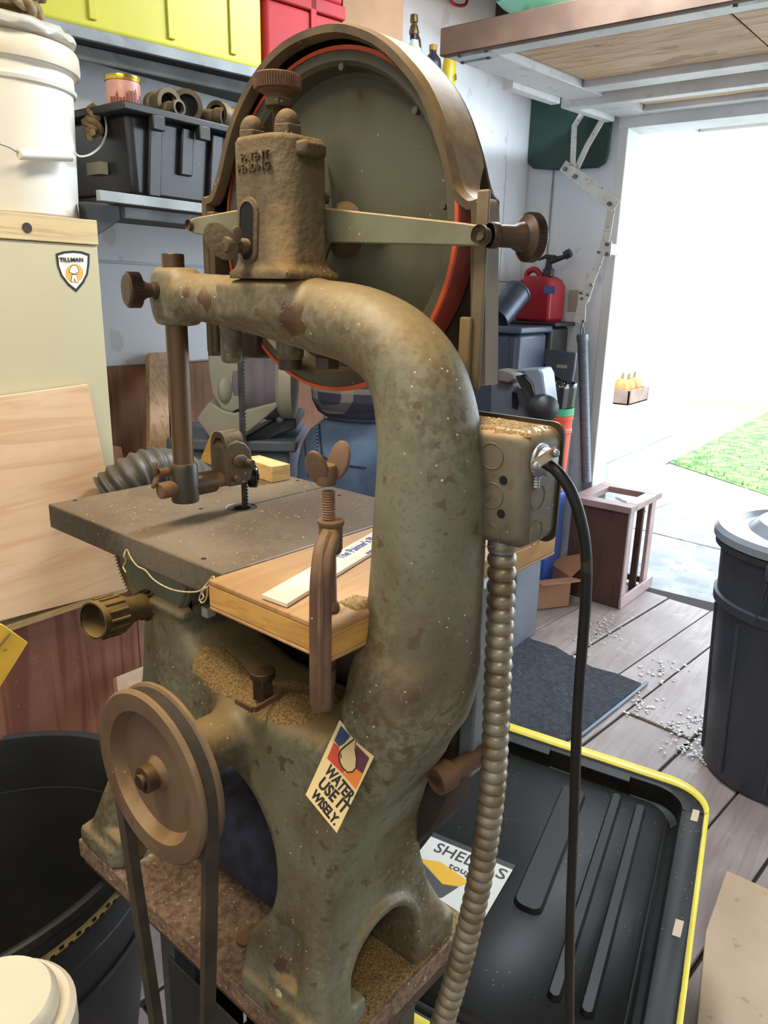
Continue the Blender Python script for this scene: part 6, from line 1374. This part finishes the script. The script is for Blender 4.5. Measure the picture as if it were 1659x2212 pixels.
build('green_band',MB().lathe([(rB*1.01,hb2-.026),(rB*1.05,hb2-.026),(rB*1.05,hb2+.004),(rB*1.0,hb2+.006),(rB*.95,hb2)],(BX,ob_y,hB0),sz,56,cap=False),mat('green_tape',(60,170,124),rough=.5),obk)
vs=[]; rows=[]
for i in range(7):
    f=i/6; rows.append([Vector((BX+(rB*.93)*(1+.10*f)*(1+.06*math.sin(k*1.3))*math.cos(t),ob_y+(rB*.93)*(1+.10*f)*(1+.06*math.sin(k*1.3))*math.sin(t),hB0+hb2-.01+.125*f)) for k,t in enumerate([2*math.pi*k/48 for k in range(48)])])
mb=MB().sheet([r+[r[0]] for r in rows]); build('liner_bag',mb,mat('shiny_black_film',(28,30,36),rough=.15,spec=.9),obk,solid=.002)
bgx=3.342
bag=empty('black_shopping_bag',at(1195,1000,X=bgx),'large black shopping bag with small label standing behind the orange bucket','bag'); bag.location.z=0
P=[(1117,752),(1140,750),(1165,752),(1195,756),(1244,762),(1240,800),(1232,842),(1180,838),(1120,850),(1118,800)]
build('bag_body',MB().prism([at(px,py,X=bgx) for px,py in P],(.020,0,0)),mat('charcoal_bag',(84,88,98),(104,108,120),rough=.45,scale=6,bump=.5,bscale=12),bag,bevel=.006,seg=2)
y0_=at(1240,840,X=bgx).y; y1_=at(1120,840,X=bgx).y; z_=at(1180,840,X=bgx).z
tb('bag_lower',(bgx,y0_,0.0),(bgx+.020,y1_,z_+.02),MATS['charcoal_bag'],bag,.004)
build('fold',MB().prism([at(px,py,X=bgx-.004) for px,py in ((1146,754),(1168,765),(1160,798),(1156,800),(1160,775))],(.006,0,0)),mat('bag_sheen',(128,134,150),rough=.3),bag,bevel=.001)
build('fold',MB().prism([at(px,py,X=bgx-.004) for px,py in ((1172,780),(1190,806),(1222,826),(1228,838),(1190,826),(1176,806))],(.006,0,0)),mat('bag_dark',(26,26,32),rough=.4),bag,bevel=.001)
a=at(1203,787,X=bgx); b=at(1225,796,X=bgx); build('bag_label',MB().bx((bgx-.002,b.y,b.z),(bgx+.001,a.y,a.z)),mat('label_pale',(176,168,160)),bag)
# wood stand (drawer case on end)
wx0_,wx1_=3.20,3.60
ws0=at(1335,1315,Z=0); ws1=at(1398,1268,Z=0); wl=at(1205,1290,Z=0); hT=at(1360,1100,D=(Vector((ws0.x,ws0.y,0)).dot(HD))).z
u_=(ws1-ws0).normalized(); v_=(wl-ws0); v_=(v_-v_.dot(u_)*u_).normalized(); 
# height from the near top corner
import itertools
def hz_at(p,px,py): 
    r=ray(px,py); return CAMH+r[2]*p.dot(HD)/(r[0]*HD.x+r[1]*HD.y)
hT=hz_at(ws0,1348,1095); Lw=.30; Ww=.33
Lw=(ws1-ws0).length; Ww=.275
wsn=empty('wooden_case',ws0+(u_*Lw+v_*Ww)/2,'dark stained wooden case standing on end with open slatted side by the doorway','wooden case')
M_ws=mat('dark_stained_wood',(92,64,56),(72,48,42),rough=.45,scale=4,grain=(3,(54,34,28),.5),aniso=(10,10,1)); M_wl=mat('lighter_case_wood',(176,152,150),(150,124,118),rough=.4,scale=4)
def wp_(a,b,z): return ws0+u_*a+v_*b+Vector((0,0,z))
def wpr(n,a0,a1,b0,b1,z0,z1_,m_=M_ws,bev=.002): return build(n,MB().prism([wp_(a0,b0,z0),wp_(a1,b0,z0),wp_(a1,b1,z0),wp_(a0,b1,z0)],(0,0,z1_-z0)),m_,wsn,bevel=bev,seg=1)
wpr('side_panel',0,.018,0.0,Ww,.0,hT-.03); 
wpr('post',.0185,.07,0,.018,.02,hT-.03,M_wl); wpr('post',Lw-.075,Lw-.02,0,.018,.02,hT-.03,M_wl); wpr('foot_rail',-.005,Lw+.03,-.012,-.0005,0,.055,M_wl)
wpr('back_panel',.0185,Lw-.01,Ww-.015,Ww,0,hT-.03); wpr('post',Lw-.02,Lw-.002,0.02,Ww-.03,.02,.05); wpr('inner_post',Lw-.10,Lw-.078,.03,.06,0,hT-.03)
for (a0,a1,b0,b1) in ((-.012,.06,-.012,Ww+.01),(Lw-.06,Lw+.01,-.012,Ww+.01),(.0605,Lw-.0605,-.012,.045),(.0605,Lw-.0605,Ww-.05,Ww+.01)): wpr('top_rail',a0,a1,b0,b1,hT-.0295,hT,M_wl)
# cardboard box with open flaps
k0=at(1145,1318,Z=0); k1=at(1227,1308,Z=0); k2=at(1112,1270,Z=0)
a_=(k1-k0); b2_=(k2-k0); b2_=(b2_-b2_.dot(a_.normalized())*a_.normalized()); b2_=b2_.normalized()*.17
cbx=empty('cardboard_box',k0+(a_+b2_)/2,'open brown cardboard box on the floor in front of the wooden case','box')
M_cbd=mat('cardboard',(168,122,92),(152,108,80),rough=.85,scale=4); hc_=hz_at(k0,1147,1255)
def quad(n,P,th=.004): return build(n,MB().prism(P,(P[1]-P[0]).cross(P[2]-P[0]).normalized()*th),M_cbd,cbx,bevel=.0008,seg=1)
H_=Vector((0,0,hc_)); zt_up=Vector((0,0,1)); an=a_.normalized(); bn_=b2_.normalized()
quad('side',[k0,k0+a_,k0+a_+H_,k0+H_]); quad('side',[k0+b2_,k0+a_+b2_,k0+a_+b2_+H_,k0+b2_+H_]); quad('side',[k0,k0+b2_,k0+b2_+H_,k0+H_]); quad('side',[k0+a_,k0+a_+b2_,k0+a_+b2_+H_,k0+a_+H_]); quad('bottom',[k0,k0+a_,k0+a_+b2_,k0+b2_])
quad('flap',[k0+H_,k0+a_+H_,k0+a_+H_-bn_*.085+sz*.012+an*.02,k0+H_-bn_*.085+sz*.012]); quad('flap',[k0+b2_+H_,k0+a_+b2_+H_,k0+a_+b2_+H_+sz*.11+bn_*.03,k0+b2_+H_+sz*.11+bn_*.03])
quad('flap',[k0+H_,k0+b2_+H_,k0+b2_+H_-an*.10+sz*.04,k0+H_-an*.10+sz*.04]); quad('flap',[k0+a_+H_,k0+a_+b2_+H_,k0+a_+b2_+H_+an*.09+sz*.075,k0+a_+H_+an*.09+sz*.075])
build('tape',MB().prism([k0+a_*.45-bn_*.0006,k0+a_*.62-bn_*.0006,k0+a_*.62-bn_*.0006+H_*.97,k0+a_*.45-bn_*.0006+H_*.97],-bn_*.0006),mat('packing_tape',(176,136,106),rough=.3),cbx,smooth=False)
# blue bin between box and case
o=empty('blue_crate',(3.235,ob_y,0),'bright blue plastic crate under the orange bucket, half hidden by the wooden case','crate')
M_bl=mat('bright_blue_plastic',(78,118,220),(66,104,206),rough=.4,scale=3); yc0,yc1=max(ob_y-.12,1.375),min(1.60,yb1-.008)
tb('crate_body',(3.155,yc0+.005,0),(3.325,yc1-.005,hB0-.031),M_bl,o,.01); tb('crate_rim',(3.15,yc0,hB0-.0305),(3.33,yc1,hB0-.0005),M_bl,o,.004)
print('bucket',hB0,ob_y,rB)
# ================================================================ FLOOR ITEMS
mp_=[(900,1452),(960,1340),(1010,1300),(1060,1330),(1100,1345),(1150,1385),(1200,1400),(1240,1425),(1280,1445),(1330,1458),(1385,1480),(1250,1590),(1130,1655),(1040,1720),(900,1700)]
P=[at(px,py,Z=.004) for px,py in mp_]
mt2=build('floor_mat',MB().prism(P,(0,0,.009)),mat('charcoal_mat',(56,60,68),(36,40,46),rough=.95,scale=60,bump=.9,bscale=160,speck=.8),None,bevel=.002,seg=1); tag(mt2,'charcoal floor mat with ragged edge lying on the boards beyond the saw','mat')
ed=[at(px,py,Z=.006) for px,py in ((1398,1474),(1262,1583),(1090,1700))]
build('mat_edge_strip',MB().tube(ed,.006,8),mat('blue_grey_edge',(110,122,140),rough=.5),mt2)
lbp=[Vector((1.790,.232,.001)),Vector((1.56,.222,.001)),Vector((1.02,.118,.001)),Vector((1.02,-1.0,.001)),Vector((1.76,-1.0,.001))]
o=build('light_board',MB().prism(lbp,(0,0,.012)),mat('beige_speckled_board',(196,170,138),(184,156,124),rough=.6,scale=4,spots=.45,spotc=(130,120,108),spotscale=34),None,bevel=.002); tag(o,'beige speckled board lying on the floor at the lower right','board')
mb=MB(); random.seed(9)
cl_=[(1450,1570,40,26),(1330,1450,0,0),(1500,1630,40,20),(1300,1345,40,26),(1250,1420,30,30),(1430,1450,60,40),(1500,1560,60,30),(1540,1640,30,30),(1380,1520,60,50),(1290,1370,60,50),(1480,1610,60,60)]
for (px,py,r_,n_) in cl_:
    for k in range(n_):
        a=random.uniform(0,6.28); rr_=r_*random.random(); x_=px+rr_*math.cos(a); y_=py+rr_*.5*math.sin(a)
        if x_>1545: continue
        p=at(x_,y_,Z=.0); s_=random.uniform(.003,.009); m_=6
        if p.x>3.5: continue
        ring_=[p+Vector((s_*random.uniform(.7,1.3)*math.cos(2*math.pi*j/m_),s_*random.uniform(.7,1.3)*math.sin(2*math.pi*j/m_),.0005)) for j in range(m_)]
        tp_=[p+(v-p)*.7+sz*.002 for v in ring_]; mb.add(ring_+tp_,[tuple(range(m_,2*m_))]+[(j,(j+1)%m_,m_+(j+1)%m_,m_+j) for j in range(m_)])
tag(build('pale_shavings',mb,mat('pale_translucent_chip',(210,206,200),rough=.3,trans=.3),smooth=False),'pale translucent shavings scattered on the floorboards near the grey trash can','shavings',kind='stuff')
# grey round trash can
rc0=at(1565,1160,Z=.69); rc1=at(1545,1620,Z=.0)
TR=.262; tcx=at(1700,1290,Z=.69); 
# centre from the left silhouette: left tangent at px 1560 at rim height
dl_=2.03; c=at(1565,1170,D=dl_); rvec=HR*TR*1.03; tc_=Vector((c.x,c.y,0))+rvec
tcn=empty('grey_trash_can',tc_,'big round dark grey plastic trash can with lid at the right edge','trash can')
M_tr=mat('slate_grey_plastic',(62,68,78),(54,60,70),rough=.42,scale=4,spec=.5)
zr1=at(1565,1165,D=dl_).z; print('trash',tc_,zr1)
hR=zr1
build('can_wall',MB().lathe([(.001,0),(TR*.80,0),(TR*.82,.008),(TR*.93,hR*.72),(TR*.97,hR*.725),(TR*.975,hR*.76),(TR*.94,hR*.765),(TR*.965,hR-.035),(TR*1.03,hR-.03),(TR*1.03,hR-.012),(.001,hR-.012)],tc_,sz,80,cap=False),M_tr,tcn,angle=35)
build('lid',MB().lathe([(TR*1.02,hR-.010),(TR*1.06,hR-.006),(TR*1.06,hR+.014),(TR*1.02,hR+.026),(TR*.86,hR+.030),(TR*.82,hR+.018),(TR*.72,hR+.020),(TR*.62,hR+.045),(.001,hR+.062)],tc_,sz,80,cap=False),mat('lid_grey_sky_sheen',(140,148,156),(126,134,142),rough=.25,spec=.8,scale=4),tcn,angle=35)  # lid paler than the can: sky reflection put into its colour
build('lid_handle',MB().tube(catmull([tc_+Vector((-.09,0,hR+.05)),tc_+Vector((-.06,0,hR+.085)),tc_+Vector((.06,0,hR+.085)),tc_+Vector((.09,0,hR+.05))],6),.012,10),MATS['lid_grey_sky_sheen'],tcn)
hdv=(-HD*.85-HR*.62).normalized(); hnd=tc_+hdv*(TR*.99); hs_=Vector((-hdv.y,hdv.x,0))
build('side_handle',MB().prism([hnd-hs_*.085+sz*(hR-.055),hnd+hs_*.085+sz*(hR-.055),hnd+hs_*.085+sz*(hR-.005),hnd-hs_*.085+sz*(hR-.005)],hdv*.04),M_tr,tcn,bevel=.01,seg=3)
for s_ in (-1,1): build('handle_gusset',MB().prism([hnd+hs_*s_*.08+sz*(hR-.055),hnd+hs_*s_*.08+hdv*.038+sz*(hR-.055),hnd+hs_*s_*.10+sz*(hR*.73)-hdv*.015],hs_*.006),M_tr,tcn)
for k in range(10):
    t=2*math.pi*k/10; r1,r2=TR*.83,TR*.925; e=Vector((math.cos(t),math.sin(t),0)); build('wall_rib',MB().tube([tc_+e*r1+sz*.03,tc_+e*r2+sz*hR*.70],.006,8),M_tr,tcn)
# ---- upside-down black tote lid with yellow rim, lying on a closed black tote
zl_=.395
L0=at(1500,1720,Z=zl_); 
e1_=(at(1015,1530,Z=zl_)-at(1440,1680,Z=zl_)).normalized(); a_e=math.radians(95); e1_=Vector((math.cos(a_e),math.sin(a_e),0)); a_e=math.radians(190.5); e2_=Vector((math.cos(a_e),math.sin(a_e),0))
cr=at(1500,1702,Z=zl_)+Vector((.0175,-.03,0))
Lx,Ly=.60,.82
def lp(a,b,z=0): return cr+e1_*a+e2_*b+Vector((0,0,z))
tl=empty('tote_lid',lp(Lx/2,Ly/2,-.02),'black tote lid with yellow rim lying upside down beside the saw','tote lid')
def rr3(a0,a1,b0,b1,r,z,n=10):
    out=[]
    for ca,cb,t0 in ((a0+r,b0+r,180),(a1-r,b0+r,270),(a1-r,b1-r,0),(a0+r,b1-r,90)):
        for k in range(n+1): t=math.radians(t0+90*k/n); out.append(lp(ca+r*math.cos(t),cb+r*math.sin(t),z))
    return out
M_lid=mat('black_ribbed_plastic',(20,20,18),(28,27,24),rough=.5,scale=5,spec=.3,speck=.3); M_ye=mat('yellow_rim_plastic',(226,208,70),(216,196,56),rough=.4,scale=6)
n=44
o1=rr3(0,Lx,0,Ly,.085,0); i1=rr3(.006,Lx-.006,.006,Ly-.006,.080,0); 
rows=[rr3(0,Lx,0,Ly,.085,-.018),rr3(0,Lx,0,Ly,.085,0),rr3(.007,Lx-.007,.030,Ly-.030,.068,.0)]
mb=MB().sheet([r+[r[0]] for r in rows]); build('yellow_rim',mb,M_ye,tl,solid=.003,angle=50)
rows=[rr3(.008,Lx-.008,.031,Ly-.031,.067,-.001),rr3(.048,Lx-.048,.040,Ly-.040,.055,-.008),rr3(.054,Lx-.054,.046,Ly-.046,.05,-.045),rr3(.066,Lx-.066,.060,Ly-.060,.05,-.050),rr3(.075,Lx-.075,.075,Ly-.075,.045,-.030)]
mb=MB().sheet([r+[r[0]] for r in rows]); k=len(mb.v); r=rows[-1]; mb.add(r,[tuple(range(len(r)))]); build('lid_tray',mb,M_lid,tl,angle=40,solid=.002)
for a0,a1,b0,b1 in ((.115,.14,.10,.64),(.165,.19,.09,.64),(.235,.29,.12,.50),(.49,.52,.10,.60)):
    mb=MB(); rows=[rr3(a0,a1,b0,b1,min(.02,(a1-a0)*.45),-.031,6),rr3(a0+.005,a1-.005,b0+.006,b1-.006,min(.016,(a1-a0-.01)*.45),-.020,6)]; mb.add(rows[0]+rows[1],[(i,(i+1)%28,28+(i+1)%28,28+i) for i in range(28)]+[tuple(range(28,56))]); build('lid_rib',mb,M_lid,tl,angle=50)
for b in (.085,.40): build('latch_slot',MB().prism([lp(.016,b,-.0025),lp(.018,b+.038,-.003),lp(.031,b+.038,-.0045),lp(.029,b,-.004)],(0,0,.0012)),mat('slot_light',(190,170,140)),tl)
for a in (.16,.34): build('rim_clip',MB().prism([lp(a,.036,-.004),lp(a+.11,.036,-.004),lp(a+.11,.056,-.010),lp(a,.056,-.010)],(0,0,-.006)),M_lid,tl,bevel=.001)
tt0=empty('black_tote',lp(Lx/2,Ly/2,-zl_),'closed black plastic tote on the floor carrying the upside-down lid','tote')
zz=zl_-.056
mb=MB(); rows=[rr3(.07,Lx-.07,.07,Ly-.07,.05,-zl_+.001),rr3(.03,Lx-.03,.03,Ly-.03,.06,-.075),rr3(.02,Lx-.02,.02,Ly-.02,.06,-.073),rr3(.02,Lx-.02,.02,Ly-.02,.06,-.058)]
n_=len(rows[0]); mb.add([p for r in rows for p in r],[(i*n_+j,i*n_+(j+1)%n_,(i+1)*n_+(j+1)%n_,(i+1)*n_+j) for i in range(3) for j in range(n_)]+[tuple(range(n_))[::-1],tuple(3*n_+j for j in range(n_))]); build('tote_body',mb,M_black,tt0,angle=40)
# label on the lid
LB=[at(px,py,Z=zl_-.0275) for px,py in ((937,1799),(1113,1870),(1060,1990),(870,1915))]
lx=(LB[1]-LB[0]).normalized(); ly_=(LB[0]-LB[3]); ly_=(ly_-ly_.dot(lx)*lx).normalized()
lw_=(LB[1]-LB[0]).length; lh_=lw_*1.05; lo_=LB[0]-ly_*lh_
def lq(a,b,z=0): return lo_+lx*a*lw_+ly_*b*lh_+Vector((0,0,z))
lab=build('paper_label',MB().prism([lq(0,0),lq(1,0),lq(1,1),lq(0,1)],(0,0,.0006)),mat('glossy_white_label',(216,212,202),rough=.15,spec=.7),tl,smooth=False)
build('label_band',MB().prism([lq(0,.93,.0008),lq(1,.93,.0008),lq(1,1,.0008),lq(0,1,.0008)],(0,0,.0003)),M_ink,lab,smooth=False)
def ltx(s_,a,b,w,h): 
    cu=bpy.data.curves.new('t','FONT'); cu.body=s_; cu.size=1; ob=bpy.data.objects.new('t',cu); COL.objects.link(ob); bpy.context.view_layer.update(); wd_=ob.dimensions.x; bpy.data.objects.remove(ob); size=h*lh_/.7
    text(s_,frame(lq(a,b,.001),lx,ly_),size,M_ink,lab,'label_lettering',depth=.0004,sx=w*lw_/(wd_*size),bold=.0002)
ltx('SHEL',.12,.74,.46,.15); ltx('S',.86,.74,.10,.15); ltx('tough',.38,.60,.34,.085)
build('tote_picture_lid',MB().prism([lq(*p,.0009) for p in ((.06,.56),(.28,.63),(.66,.53),(.60,.42),(.44,.36))],(0,0,.0004)),mat('picture_yellow',(222,170,40),rough=.3),lab,smooth=False)
build('tote_picture_body',MB().prism([lq(*p,.0009) for p in ((.06,.55),(.44,.355),(.60,.41),(.52,.20),(.34,.10),(.12,.24))],(0,0,.0003)),mat('picture_grey',(70,66,62),rough=.3),lab,smooth=False)
